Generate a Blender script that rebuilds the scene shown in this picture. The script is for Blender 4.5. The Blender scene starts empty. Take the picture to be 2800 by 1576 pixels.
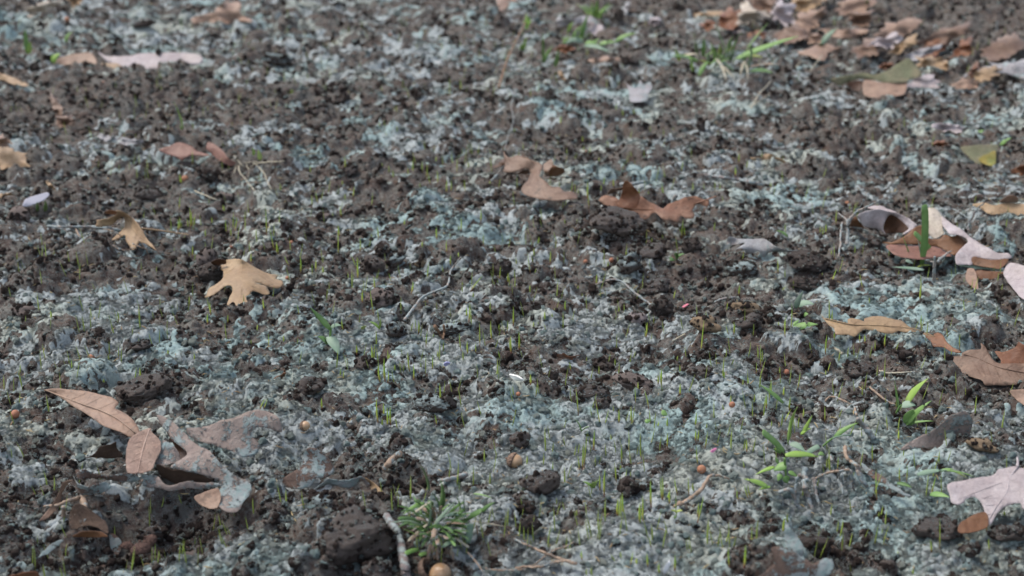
import bpy, bmesh, math, random, time
import numpy as np
from mathutils import Vector, Matrix, noise as mnoise
from mathutils.geometry import delaunay_2d_cdt
T0 = time.time()
S = bpy.context.scene
COL = S.collection
rad = math.radians

# ------------------------------------------------------------------ camera, light, exposure
CAM_H, PITCH, LENS = 0.45, rad(21.0), 50.0
cd = bpy.data.cameras.new('camera'); cam = bpy.data.objects.new('camera', cd); COL.objects.link(cam)
cam.location = (0, 0, CAM_H); cam.rotation_euler = (math.pi/2-PITCH, 0, 0)
cd.lens = LENS; cd.sensor_width = 36; cd.clip_start = .01; cd.clip_end = 200
cd.dof.use_dof = True; cd.dof.focus_distance = 1.05; cd.dof.aperture_fstop = 9.0
S.camera = cam
W = bpy.data.worlds.new("World"); S.world = W; W.use_nodes = True
wn = W.node_tree.nodes; wl = W.node_tree.links
sky = wn.new('ShaderNodeTexSky'); sky.sky_type = 'NISHITA'; sky.sun_disc = False
SUN_EL, SUN_AZ = rad(60), rad(-68)
sky.sun_elevation = SUN_EL; sky.sun_rotation = SUN_AZ; sky.dust_density = 2.0; sky.air_density = 1.0
bg = wn['Background']; bg.inputs['Strength'].default_value = .13
hs = wn.new('ShaderNodeHueSaturation'); hs.inputs['Saturation'].default_value = .60   # light cloud over the blue
wl.new(sky.outputs[0], hs.inputs['Color']); wl.new(hs.outputs[0], bg.inputs['Color'])
sl = bpy.data.lights.new('sun', 'SUN'); sl.energy = 1.5; sl.angle = rad(24); sl.color = (1, .93, .84)
so = bpy.data.objects.new('sun', sl); COL.objects.link(so)
sd = Vector((math.sin(SUN_AZ)*math.cos(SUN_EL), math.cos(SUN_AZ)*math.cos(SUN_EL), math.sin(SUN_EL)))
so.rotation_euler = sd.to_track_quat('Z', 'Y').to_euler()
S.view_settings.view_transform = 'Standard'; S.view_settings.look = 'None'
S.view_settings.exposure = 1.0; S.view_settings.gamma = 1; S.view_settings.use_curve_mapping = False
S.cycles.max_bounces = 6; S.cycles.diffuse_bounces = 3; S.cycles.transparent_max_bounces = 8
S.cycles.use_denoising = True

# ------------------------------------------------------------------ helpers
PXF = 2800*LENS/36.0
def ray(px, py):
    cx, cy = (px-1400)/PXF, (788-py)/PXF
    return np.array([cx, math.cos(PITCH)+cy*math.sin(PITCH), -math.sin(PITCH)+cy*math.cos(PITCH)])
def at(px, py, z=0.0):
    """photo pixel -> the point where that line of sight meets height z (metres)"""
    d = ray(px, py); t = (z-CAM_H)/d[2]
    return np.array([d[0]*t, d[1]*t, z])
def mmpx(py):
    return abs(at(1401, py)[0]-at(1400, py)[0])*1000
def tag(o, label=None, cat=None, group=None, kind=None):
    if label: o['label'] = label
    if cat: o['category'] = cat
    if group: o['group'] = group
    if kind: o['kind'] = kind
    return o
def link(name, me, parent=None, mat=None):
    o = bpy.data.objects.new(name, me); COL.objects.link(o)
    if mat is not None:
        for m_ in (mat if isinstance(mat, (list, tuple)) else [mat]): me.materials.append(m_)
    if parent is not None: o.parent = parent
    return o
def mesh(name, V, F, smooth=True):
    me = bpy.data.meshes.new(name); me.from_pydata([tuple(map(float, v)) for v in V], [], [tuple(map(int, f)) for f in F])
    if smooth: me.polygons.foreach_set('use_smooth', [True]*len(me.polygons))
    me.update(); return me

def _h(ix, iy, s):
    n = (ix.astype(np.int64)*374761393 + iy.astype(np.int64)*668265263 + s*974634777) & 0xFFFFFFFF
    n = ((n ^ (n >> 13))*1274126177) & 0xFFFFFFFF
    n = ((n ^ (n >> 16))*2246822519) & 0xFFFFFFFF
    return ((n ^ (n >> 15)) & 0xFFFFFF)/float(0xFFFFFF)
def vn(x, y, s):
    """value noise 0..1"""
    ix = np.floor(x); iy = np.floor(y); fx = x-ix; fy = y-iy
    ix = ix.astype(np.int64); iy = iy.astype(np.int64)
    u = fx*fx*(3-2*fx); v = fy*fy*(3-2*fy)
    a = _h(ix, iy, s); b = _h(ix+1, iy, s); c = _h(ix, iy+1, s); d = _h(ix+1, iy+1, s)
    return (a*(1-u)+b*u)*(1-v)+(c*(1-u)+d*u)*v
def fbm(x, y, s, o=4):
    t = 0; a = .5; n = 0
    for k in range(o):
        t = t+a*vn(x, y, s+k*17); n += a; a *= .55; x = x*2.03+13.7; y = y*2.01+7.3
    return t/n
def domes(x, y, cell, s, prob, rmin, rmax, flat=.8):
    """irregular lumps: height field of a jittered grid of domes, in units of the cell"""
    x = x/cell; y = y/cell
    ix = np.floor(x).astype(np.int64); iy = np.floor(y).astype(np.int64)
    out = np.zeros_like(x); idv = np.zeros_like(x)
    for dx in (-1, 0, 1):
        for dy in (-1, 0, 1):
            cx = ix+dx; cy = iy+dy
            px = cx+_h(cx, cy, s); py = cy+_h(cx, cy, s+1)
            r = rmin+(rmax-rmin)*_h(cx, cy, s+2)
            e = _h(cx, cy, s+3)
            an = 6.283*_h(cx, cy, s+4); el = .7+.3*_h(cx, cy, s+5)
            ddx = x-px; ddy = y-py
            ca = np.cos(an); sa = np.sin(an)
            qx = ddx*ca+ddy*sa; qy = (-ddx*sa+ddy*ca)/el
            d2 = (qx*qx+qy*qy)/(r*r)
            hh = np.where((d2 < 1) & (e < prob), r*flat*np.sqrt(np.maximum(0, 1-d2)), 0)
            m = hh > out
            idv = np.where(m, _h(cx, cy, s+6), idv); out = np.where(m, hh, out)
    return out*cell, idv

# ------------------------------------------------------------------ the lie of the land
# patches of thick / thin mulch and of hollows, as ellipses on the ground: photo pixel, radii in photo pixels, weight
F = 2800/2576.0
PATCH = [(150,290,330,90,-.55),(620,290,260,60,-.5),(90,470,160,60,-.4),(1560,590,160,45,-.45),(160,650,230,60,-.4),(330,450,160,60,-.25),
 (690,960,130,45,-.45),(1300,740,110,40,-.45),(1740,740,260,110,-.38),(1480,890,260,60,-.25),(2080,345,170,40,-.5),(2010,660,230,50,-.35),(1150,600,250,60,.15),
 (430,1275,260,90,-.8),(2480,45,260,80,-1.3),(870,1330,150,80,-.6),(2480,950,220,70,-.45),(2500,440,220,60,-.2),(1650,20,260,25,-.7),(2400,50,330,60,-.25),
 (1950,380,200,60,.1),(2130,110,200,40,-.45),(2150,1400,110,60,-.9),(560,430,200,60,-.15),(900,700,200,60,-.12),(250,600,180,40,-.25),
 (380,90,330,50,.45),(700,1010,220,60,.35),(1150,1100,330,120,.3),(1500,1060,260,50,.3),(1720,1170,420,130,.42),(2200,1300,330,120,.42),
 (1600,1400,420,60,.4),(290,900,240,55,.3),(250,790,90,28,.45),(640,1060,110,70,.5),(1880,240,420,50,.28),(2350,320,250,40,.15),(1700,960,420,60,.2),
 (880,180,260,50,.15),(1000,860,240,45,.3),(1250,830,220,40,.25),(560,1080,120,60,.4),(2300,1120,120,60,.3),(620,240,330,30,-.3),(1150,120,300,60,.05),
 (1250,1180,150,60,.2),(2330,760,180,40,.35),(520,760,150,40,-.1),(300,1400,280,50,-.15),(1350,1000,200,60,-.05),(1050,1290,150,60,.1),(60,1020,160,60,.2),(1130,470,400,60,.1)]
PATCH = [tuple(at(a*F, b*F)[:2])+(c*F*mmpx(b*F)/1000, (at(0, (b-d*.5)*F)[1]-at(0, (b+d*.5)*F)[1]), w) for a, b, c, d, w in PATCH]
BUMPS = [(1540,620,95,30,14),(1300,1060,190,70,6),(870,1330,150,60,8),(430,1290,140,95,-24),(250,1330,170,80,-12),(330,1170,150,60,-7),(620,1180,120,40,-8),(2150,1400,90,40,-9),(1700,1010,330,60,5),(700,1010,120,40,4),
 (640,870,150,40,-4),(2050,350,150,40,5),(610,300,120,40,5),(2150,880,170,40,-5),(2420,60,380,80,22),(1660,10,240,40,12),(1330,1320,50,40,-8),(780,1140,90,25,-9)]
BUMPS = [tuple(at(a*F, b*F)[:2])+(c*F*mmpx(b*F)/1000, (at(0, (b-d*.5)*F)[1]-at(0, (b+d*.5)*F)[1]), w/1000.) for a, b, c, d, w in BUMPS]
def ell(x, y, L):
    t = np.zeros_like(x)
    for cx, cy, rx, ry, w in L:
        q = ((x-cx)/rx)**2+((y-cy)/ry)**2
        t = t+w*np.exp(-1.1*q)
    return t
def land(x, y, sp):
    """height, mulch amount, two tint values; sp = mesh spacing there (fine lumps fade where the mesh cannot carry them)"""
    fd = lambda L: np.clip((L/sp-1.5)/3.0, 0, 1)
    wx = x+.010*(vn(x*38, y*38, 5)-.5)+.004*(vn(x*120, y*120, 6)-.5)+.0016*(vn(x*420, y*420, 8)-.5)
    wy = y+.010*(vn(x*38+9, y*38, 7)-.5)+.004*(vn(x*120, y*120+5, 9)-.5)+.0016*(vn(x*420, y*420+5, 10)-.5)
    base = .016*(fbm(x*3.2, y*3.2, 11, 3)-.5)+.022*(vn(x*13, y*13, 13)-.5)+.010*(vn(x*31, y*31, 14)-.5)+ell(x, y, BUMPS)
    rough = np.clip(fbm(x*7, y*7, 15, 2)*1.6-.1, .4, 1.3)
    d1, i1 = domes(wx, wy, .060, 21, .38, .25, .48, .60)
    d2, i2 = domes(wx, wy, .026, 31, .66, .25, .55, .75)
    d3, i3 = domes(wx, wy, .0125, 41, .65, .25, .58, .72)
    d4, i4 = domes(wx, wy, .0062, 51, .75, .28, .58, .8)
    hh = base+rough*np.maximum(d1*1.25*fd(.06), d2*1.1)
    sz = ell(x, y, PATCH)
    n1 = fbm(wx*21, wy*21, 61, 3); n2 = fbm(wx*75, wy*75, 67, 3); n3 = fbm(x*260, y*260, 71, 3)
    m = .535+sz*.66+(n1-.5)*1.05+(n2-.5)*1.15+(n3-.5)*.85+.17*np.clip(1.25-y, -.35, 1)
    m = m+np.clip((d3-.003)*25, -.08, .12)-np.where((i1 > .55) & (d1 > .003), .35, 0)-np.where((i2 > .60) & (d2 > .0015), .34, 0)-np.where((i3 > .7) & (d3 > .0008), .25, 0)
    mk = np.clip((m-.40)/.22, 0, 1); mk = mk*mk*(3-2*mk)
    rid = 1-np.abs(2*fbm(wx*330, wy*330, 81, 3)-1)
    rid2 = 1-np.abs(2*vn(wx*150, wy*150, 83)-1)
    hh = hh+d3*.95*fd(.0125)*(1-.55*mk)+d4*.75*fd(.0062)*(1-.8*mk)
    hh = hh+mk*(.0022+.0026*(rid-.62)*fd(.004)+.0030*(rid2-.5)*fd(.008))
    hh = hh+.0016*(vn(x*520, y*520, 91)-.5)*fd(.0022)
    ti = fbm(x*9, y*9, 97, 3)+.35*(n3-.5); tj = fbm(wx*16+3, wy*16, 101, 3)+.4*(n2-.5)
    return hh, mk, ti, tj
# ------------------------------------------------------------------ materials
class NT:
    def __init__(s, name):
        s.m = bpy.data.materials.new(name); s.m.use_nodes = True
        s.t = s.m.node_tree; s.n = s.t.nodes; s.b = s.n['Principled BSDF']
    def add(s, kind, **kw):
        n = s.n.new(kind)
        for k, v in kw.items(): setattr(n, k, v)
        return n
    def ln(s, a, b): s.t.links.new(a, b)
    def attr(s, name, typ='GEOMETRY'):
        n = s.add('ShaderNodeAttribute', attribute_name=name, attribute_type=typ); return n.outputs['Fac']
    def coord(s): return s.add('ShaderNodeTexCoord').outputs['Object']
    def noise(s, scale, detail=4, rough=.6, vec=None, dist=0):
        n = s.add('ShaderNodeTexNoise'); n.inputs['Scale'].default_value = scale; n.inputs['Detail'].default_value = detail
        n.inputs['Roughness'].default_value = rough; n.inputs['Distortion'].default_value = dist
        if vec is not None: s.ln(vec, n.inputs['Vector'])
        return n.outputs['Fac']
    def ramp(s, fac, stops, interp='LINEAR'):
        n = s.add('ShaderNodeValToRGB'); n.color_ramp.interpolation = interp
        e = n.color_ramp.elements
        while len(e) < len(stops): e.new(.5)
        for k, (p, c) in enumerate(stops):
            e[k].position = p; e[k].color = (c+(1,)) if isinstance(c, tuple) else (c, c, c, 1)
        s.ln(fac, n.inputs['Fac']); return n.outputs['Color']
    def mix(s, fac, a, b, mode='MIX'):
        n = s.add('ShaderNodeMix', data_type='RGBA', blend_type=mode)
        for i, v in ((0, fac), (6, a), (7, b)):
            if hasattr(v, 'is_linked') or hasattr(v, 'links'): s.ln(v, n.inputs[i])
            else: n.inputs[i].default_value = v if i == 0 else (v+(1,) if len(v) == 3 else v)
        return n.outputs[2]
    def math(s, op, a, b=0.0, clamp=False):
        n = s.add('ShaderNodeMath', operation=op, use_clamp=clamp)
        for i, v in ((0, a), (1, b)):
            if isinstance(v, (int, float)): n.inputs[i].default_value = v
            else: s.ln(v, n.inputs[i])
        return n.outputs[0]
    def bump(s, h, dist, strength=1.0):
        n = s.add('ShaderNodeBump'); n.inputs['Distance'].default_value = dist; n.inputs['Strength'].default_value = strength
        s.ln(h, n.inputs['Height']); s.ln(n.outputs[0], s.b.inputs['Normal'])
    def out(s, col, rough=.9, spec=.2):
        if isinstance(col, tuple): s.b.inputs['Base Color'].default_value = col+(1,)
        else: s.ln(col, s.b.inputs['Base Color'])
        s.b.inputs['Roughness'].default_value = rough; s.b.inputs['Specular IOR Level'].default_value = spec
        return s.m
SOIL_D, SOIL_M, SOIL_L = (.028, .0215, .0205), (.070, .053, .047), (.135, .105, .093)
MUL_B, MUL_L, MUL_C, MUL_D = (.295, .395, .39), (.365, .40, .40), (.365, .39, .345), (.145, .17, .17)
def soil_col(t, c, s1=260):
    a = t.noise(s1, 6, .7, c); b = t.noise(45, 3, .5, c)
    k = t.ramp(a, [(.30, SOIL_D), (.5, SOIL_M), (.72, SOIL_L)])
    return t.mix(t.ramp(b, [(.42, 0.0), (.62, .55)]), k, t.mix(.5, k, (.13, .078, .05)))
def mulch_col(t, c, ti, tj):
    n = t.noise(420, 5, .75, c)
    k = t.mix(t.ramp(ti, [(.40, 0.0), (.60, 1.0)]), MUL_B, MUL_C)
    k = t.mix(t.ramp(tj, [(.46, 0.0), (.60, 1.0)]), k, MUL_L)
    k = t.mix(t.ramp(n, [(.34, .6), (.54, 0.0)]), k, MUL_D)
    return t.mix(t.ramp(t.noise(900, 3, .6, c), [(.60, 0.0), (.70, .5)]), k, (.52, .50, .44))
def mat_ground():
    t = NT('soil_and_mulch'); c = t.coord()
    mk = t.attr('mulch'); ti = t.attr('tint_a'); tj = t.attr('tint_b')
    fine = t.noise(520, 5, .8, c)
    m2 = t.math('ADD', mk, t.math('MULTIPLY', t.math('SUBTRACT', fine, .5), 1.3))
    m3 = t.ramp(m2, [(.40, 0.0), (.62, 1.0)])
    soil = t.mix(t.ramp(t.math('ADD', t.noise(360, 6, .85, c), t.math('MULTIPLY', t.noise(60, 2, .5, c), .3)), [(.60, 0.0), (.73, .75)]), soil_col(t, c), (.17, .175, .16))
    col = t.mix(m3, soil, mulch_col(t, c, ti, tj))
    t.bump(t.math('ADD', t.noise(900, 6, .8, c), t.math('MULTIPLY', m3, .5)), .0011, .9)
    return t.out(col, .95, .12)
def mat_inst(name, kind):
    t = NT(name); c = t.coord()
    ti = t.attr('tint_a', 'INSTANCER'); tj = t.attr('tint_b', 'INSTANCER'); mk = t.attr('mulch', 'INSTANCER')
    if kind == 'crumb':
        s = t.mix(t.math('MULTIPLY', tj, .8), SOIL_M, t.mix(ti, (.068, .051, .045), (.13, .098, .08)))
        n = t.noise(2.6, 5, .7, c)
        s = t.mix(t.ramp(n, [(.35, .25), (.6, 0.0)]), s, SOIL_D)
        geo = t.add('ShaderNodeNewGeometry'); sp = t.add('ShaderNodeSeparateXYZ'); t.ln(geo.outputs['Normal'], sp.inputs[0])
        up = t.math('ADD', t.math('MULTIPLY', sp.outputs[2], .35), t.math('MULTIPLY', t.math('SUBTRACT', t.noise(3.5, 4, .8, c), .5), 1.6))
        f = t.ramp(t.math('ADD', up, t.math('ADD', t.math('MULTIPLY', t.math('SUBTRACT', mk, .55), .8), t.math('MULTIPLY', t.math('SUBTRACT', ti, .5), .8))), [(.0, 0.0), (.16, 1.0)])
        col = t.mix(f, s, t.mix(tj, MUL_B, MUL_C)); t.bump(t.noise(5, 6, .8, c), .12, .8)
    else:
        k = t.mix(t.ramp(ti, [(.40, 0.0), (.60, 1.0)]), MUL_B, MUL_C)
        k = t.mix(t.ramp(tj, [(.46, 0.0), (.60, 1.0)]), k, MUL_L)
        n = t.noise(4, 5, .75, c)
        k = t.mix(t.ramp(n, [(.36, .4), (.52, 0.0)]), k, MUL_D)
        col = t.mix(t.ramp(t.noise(7, 3, .6, c), [(.6, 0.0), (.7, .6)]), k, (.55, .53, .46)); t.bump(n, .15, .8)
    return t.out(col, .95, .1)

# ------------------------------------------------------------------ ground sheet
def grid_axes():
    K = .00133
    ys = [.56]
    while ys[-1] < 3.25: ys.append(ys[-1]+K*ys[-1])
    while ys[-1] < 60: ys.append(ys[-1]+K*3.25*1.12**(len(ys)-1) if False else ys[-1]+max(.004, (ys[-1]-3.2)*.14))
    near = []; y = .56; d = .0009
    while y > -4: d *= 1.16; y -= d; near.append(y)
    return np.array(near[::-1]+ys)
def ground_build(ceil):
    ys = grid_axes()
    NC = 640
    u = np.linspace(-1, 1, NC)
    ex = [1.0]; d = 2/NC
    while ex[-1] < 24: d *= 1.05 if len(ex) < 66 else 1.32; ex.append(ex[-1]+d)
    ex = np.array(ex[1:]); u = np.concatenate([-ex[::-1], u, ex])
    hw = np.where(ys > .5, .336*np.maximum(ys, .5)+.058, .226)*1.06+.03
    hw = np.minimum(hw, 1.5+.02*ys)
    X = u[None, :]*hw[:, None]; Y = np.repeat(ys[:, None], len(u), 1)
    dy = np.gradient(ys)[:, None]*np.ones_like(X); dx = np.gradient(X, axis=1)
    sp = np.maximum(dx, dy)
    hh, mk, ti, tj = land(X.ravel(), Y.ravel(), sp.ravel())
    hh = np.where(sp.ravel() > .05, .010*(vn(X.ravel()*3, Y.ravel()*3, 4)), hh)
    hh = ceil.clamp(X.ravel(), Y.ravel(), hh)
    n_r, n_c = X.shape
    co = np.empty((n_r*n_c, 3), np.float32); co[:, 0] = X.ravel(); co[:, 1] = Y.ravel(); co[:, 2] = hh
    i = np.arange(n_r*n_c).reshape(n_r, n_c)
    q = np.stack([i[:-1, :-1], i[:-1, 1:], i[1:, 1:], i[1:, :-1]], -1).reshape(-1, 4)
    me = bpy.data.meshes.new('ground'); me.vertices.add(len(co)); me.vertices.foreach_set('co', co.ravel())
    me.loops.add(q.size); me.loops.foreach_set('vertex_index', q.ravel().astype(np.int32))
    me.polygons.add(len(q)); me.polygons.foreach_set('loop_start', np.arange(0, q.size, 4, dtype=np.int32))
    me.polygons.foreach_set('use_smooth', np.ones(len(q), bool))
    for nm, a in (('mulch', mk), ('tint_a', ti), ('tint_b', tj)):
        at_ = me.attributes.new(nm, 'FLOAT', 'POINT'); at_.data.foreach_set('value', a.astype(np.float32))
    me.update(calc_edges=True)
    o = link('ground', me, None, mat_ground()); tag(o, 'dark crumbly garden soil sprayed with blue-green paper mulch', None, None, 'structure')
    print('ground', X.shape, time.time()-T0)
    return o
class Ceil:
    """keeps the soil below things that lie on it"""
    def __init__(s):
        s.x0, s.y0, s.c = -1.5, .5, .002; s.a = np.full((1500, 1450), 9.0)
    def put(s, P, gap=.0015, ring=1):
        ix = ((P[:, 0]-s.x0)/s.c).astype(int); iy = ((P[:, 1]-s.y0)/s.c).astype(int)
        ok = (ix > 3) & (iy > 3) & (ix < 1495) & (iy < 1445)
        ix, iy, z = ix[ok], iy[ok], P[ok, 2]-gap
        for dx in range(1-ring, 1+ring):
            for dy in range(1-ring, 1+ring): np.minimum.at(s.a, (ix+dx, iy+dy), z)
    def clamp(s, x, y, h):
        fx = (x-s.x0)/s.c; fy = (y-s.y0)/s.c
        ok = (fx > 0) & (fy > 0) & (fx < 1498) & (fy < 1448)
        ix = np.where(ok, fx, 0).astype(int); iy = np.where(ok, fy, 0).astype(int)
        return np.where(ok, np.minimum(h, s.a[ix, iy]), h)
CEIL = Ceil()
def ground_z(x, y):
    x = np.atleast_1d(np.asarray(x, float)); y = np.atleast_1d(np.asarray(y, float))
    h = land(x, y, np.full_like(x, .0015))[0]
    return CEIL.clamp(x, y, h)
def gz(x, y): return float(ground_z(x, y)[0])

# ------------------------------------------------------------------ crumbs, mulch flakes and fibres (nobody could count them)
def proto_coll(name, meshes, mat):
    c = bpy.data.collections.new(name)
    for k, me in enumerate(meshes):
        me.materials.append(mat); o = bpy.data.objects.new(name, me); c.objects.link(o)
    return c
def crumb_mesh(seed, sub=3, amp=.35, name='crumb', hi=1.0):
    bm = bmesh.new(); bmesh.ops.create_icosphere(bm, subdivisions=sub, radius=1)
    off = Vector((seed*7.3, seed*3.1, seed*1.7)); sc = Vector((1, .75+.25*random.random(), .6+.3*random.random()))
    for v in bm.verts:
        p = v.co.copy(); n = p.normalized()
        r = 1+amp*mnoise.noise(p*1.1+off)*1.6+amp*.9*hi*mnoise.noise(p*2.7+off)+amp*.7*hi*mnoise.noise(p*5.5+off)+(amp*.25*mnoise.noise(p*13+off) if hi < 1 else 0)
        v.co = Vector((n.x*r*sc.x, n.y*r*sc.y, n.z*r*sc.z))
    me = bpy.data.meshes.new(name); bm.to_mesh(me); bm.free()
    me.polygons.foreach_set('use_smooth', [True]*len(me.polygons)); return me
def flake_mesh(seed):
    rs = random.Random(seed); V = []; Fc = []
    NA, NR = 26, 5
    off = Vector((seed*5.1, 2.2, seed*.7))
    V.append((0, 0, .15))
    for r in range(1, NR+1):
        for a in range(NA):
            th = 2*math.pi*a/NA
            e = .70+.45*mnoise.noise(Vector((math.cos(th)*1.3, math.sin(th)*1.3, seed*3.)))+.28*(rs.random()-.5)*(r == NR)
            e += .22*mnoise.noise(Vector((math.cos(th)*4, math.sin(th)*4, seed*2.)))
            q = r/NR*e
            x, y = math.cos(th)*q, math.sin(th)*q*.8
            z = .38*mnoise.noise(Vector((x*1.7, y*1.7, 0))+off)+.30*mnoise.noise(Vector((x*4.5, y*4.5, 0))+off)-.25*(r/NR)**2
            V.append((x, y, z))
    for a in range(NA): Fc.append((0, 1+a, 1+(a+1) % NA))
    for r in range(NR-1):
        for a in range(NA):
            i = 1+r*NA; j = i+NA; b = (a+1) % NA
            Fc.append((i+a, j+a, j+b, i+b))
    for k in range(9): fibre(V, Fc, rs, (rs.uniform(-.7, .7), rs.uniform(-.6, .6), rs.uniform(0, .2)), rs.uniform(.5, 1.2), .024)
    return mesh('flake', V, Fc)
def fibre(V, Fc, rs, p, L, w):
    n = 7; th = rs.uniform(0, 6.28); el = rs.uniform(-.1, .9); b = len(V); x, y, z = p
    k1, k2 = rs.uniform(-1.2, 1.2), rs.uniform(-.9, .3)
    for i in range(n):
        q = w*(1-.6*i/n)
        sx, sy = -math.sin(th)*q, math.cos(th)*q
        V.extend([(x-sx, y-sy, z), (x+sx, y+sy, z), (x, y, z+q*1.3)])
        d = L/n; x += math.cos(th)*math.cos(el)*d; y += math.sin(th)*math.cos(el)*d; z += math.sin(el)*d
        th += k1*.6+rs.uniform(-.5, .5); el += k2*.5+rs.uniform(-.3, .3)
    for i in range(n-1):
        a = b+i*3
        for s in range(3): Fc.append((a+s, a+(s+1) % 3, a+3+(s+1) % 3, a+3+s))
def fibre_mesh(seed):
    rs = random.Random(seed); V = []; Fc = []
    for k in range(5): fibre(V, Fc, rs, (rs.uniform(-.6, .6), rs.uniform(-.6, .6), 0), rs.uniform(.7, 1.6), .038)
    return mesh('fibre', V, Fc)
def chip_mesh(seed):
    rs = random.Random(seed); V = []; Fc = []
    n = 6
    for i in range(n):
        q = .16*math.sin(math.pi*(i+.4)/(n-.1)); x = -1+2*i/(n-1)
        z = .15*math.sin(i+seed)
        V += [(x, -q, z), (x, q, z), (x, q*.6, z+q*.9), (x, -q*.6, z+q*.9)]
    for i in range(n-1):
        for s in range(4): Fc.append((i*4+s, i*4+(s+1) % 4, i*4+4+(s+1) % 4, i*4+4+s))
    return mesh('chip', V, Fc)
def scatter(name, label, coll, nvar, n, seed, size, mode, sink, flat=False, ypow=.15, extra=None):
    rs = np.random.default_rng(seed)
    N = int(n*3.2)
    y = (.60**(-ypow)+(3.15**(-ypow)-.60**(-ypow))*rs.random(N))**(-1/ypow)
    x = (rs.random(N)*2-1)*((.336*y+.058)*1.30+.05)
    _, mk, ti, tj = land(x, y, np.full(N, .0015)); z = ground_z(x, y)
    lo = CEIL.a[np.clip(((x+1.5)/.002).astype(int), 0, 1499), np.clip(((y-.5)/.002).astype(int), 0, 1449)]
    if mode == 'mulch': p = mk**1.5*.9+.05
    elif mode == 'soil': p = .85-.6*mk
    elif mode == 'fibre': p = .30+.6*mk
    else: p = .4+.5*mk
    clump = fbm(x*30, y*30, seed, 2)
    ok = (rs.random(N) < p*np.clip(clump*2.4-.5, .15, 1)) & (lo-z > .005)
    x, y, z, mk, ti, tj = [a[ok][:n] for a in (x, y, z, mk, ti, tj)]
    if extra:
        E = np.array(extra); x = np.concatenate([x, E[:, 0]]); y = np.concatenate([y, E[:, 1]]); z = np.concatenate([z, E[:, 2]])
        e = np.ones(len(E)); mk = np.concatenate([mk, e]); ti = np.concatenate([ti, fbm(E[:, 0]*9, E[:, 1]*9, 97, 3)]); tj = np.concatenate([tj, fbm(E[:, 0]*16+3, E[:, 1]*16, 101, 3)])
    N = len(x); u = rs.random(N)
    if extra: u[-len(E):] *= (.45 if mode == 'mulch' else .9)
    s = size[0]*(size[1]/size[0])**(u**1.6)
    s = s*np.clip(.75+.25*y, .9, 1.5)
    V = np.stack([x, y, z+s*sink], 1)
    me = bpy.data.meshes.new(name); me.vertices.add(N); me.vertices.foreach_set('co', V.astype(np.float32).ravel())
    tl = .30 if flat else 3.1
    rot = np.stack([(rs.random(N)-.5)*2*tl, (rs.random(N)-.5)*2*tl, rs.random(N)*6.283], 1)
    sc = np.stack([s, s, s*(1 if not flat else 1)], 1)
    for nm, a, ty in (('rot', rot, 'FLOAT_VECTOR'), ('scl', sc, 'FLOAT_VECTOR')):
        q = me.attributes.new(nm, ty, 'POINT'); q.data.foreach_set('vector', a.astype(np.float32).ravel())
    q = me.attributes.new('idx', 'INT', 'POINT'); q.data.foreach_set('value', rs.integers(0, nvar, N).astype(np.int32))
    if mode != 'mulch':
        ti = rs.random(N)
        if extra: ti[-len(E):] *= .9; mk[-len(E):] = 0
    if mode != 'mulch': tj = rs.random(N)
    for nm, a in (('mulch', mk), ('tint_a', ti), ('tint_b', tj)):
        q = me.attributes.new(nm, 'FLOAT', 'POINT'); q.data.foreach_set('value', a.astype(np.float32))
    o = link(name, me); tag(o, label, None, None, 'stuff')
    ng = bpy.data.node_groups.new(name, 'GeometryNodeTree')
    ng.interface.new_socket('Geometry', in_out='INPUT', socket_type='NodeSocketGeometry')
    ng.interface.new_socket('Geometry', in_out='OUTPUT', socket_type='NodeSocketGeometry')
    A = ng.nodes.new; gi = A('NodeGroupInput'); go = A('NodeGroupOutput'); iop = A('GeometryNodeInstanceOnPoints'); ci = A('GeometryNodeCollectionInfo')
    ci.inputs['Collection'].default_value = coll; ci.inputs['Separate Children'].default_value = True; ci.inputs['Reset Children'].default_value = True
    iop.inputs['Pick Instance'].default_value = True
    L = ng.links.new
    L(gi.outputs[0], iop.inputs['Points']); L(ci.outputs[0], iop.inputs['Instance'])
    for nm, ty, sock in (('rot', 'FLOAT_VECTOR', 'Rotation'), ('scl', 'FLOAT_VECTOR', 'Scale'), ('idx', 'INT', 'Instance Index')):
        a = A('GeometryNodeInputNamedAttribute'); a.data_type = ty; a.inputs['Name'].default_value = nm
        L([s_ for s_ in a.outputs if s_.enabled and s_.name == 'Attribute'][0], iop.inputs[sock])
    L(iop.outputs[0], go.inputs[0])
    md = o.modifiers.new('scatter', 'NODES'); md.node_group = ng
    print(name, N, time.time()-T0)
    return o
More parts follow.
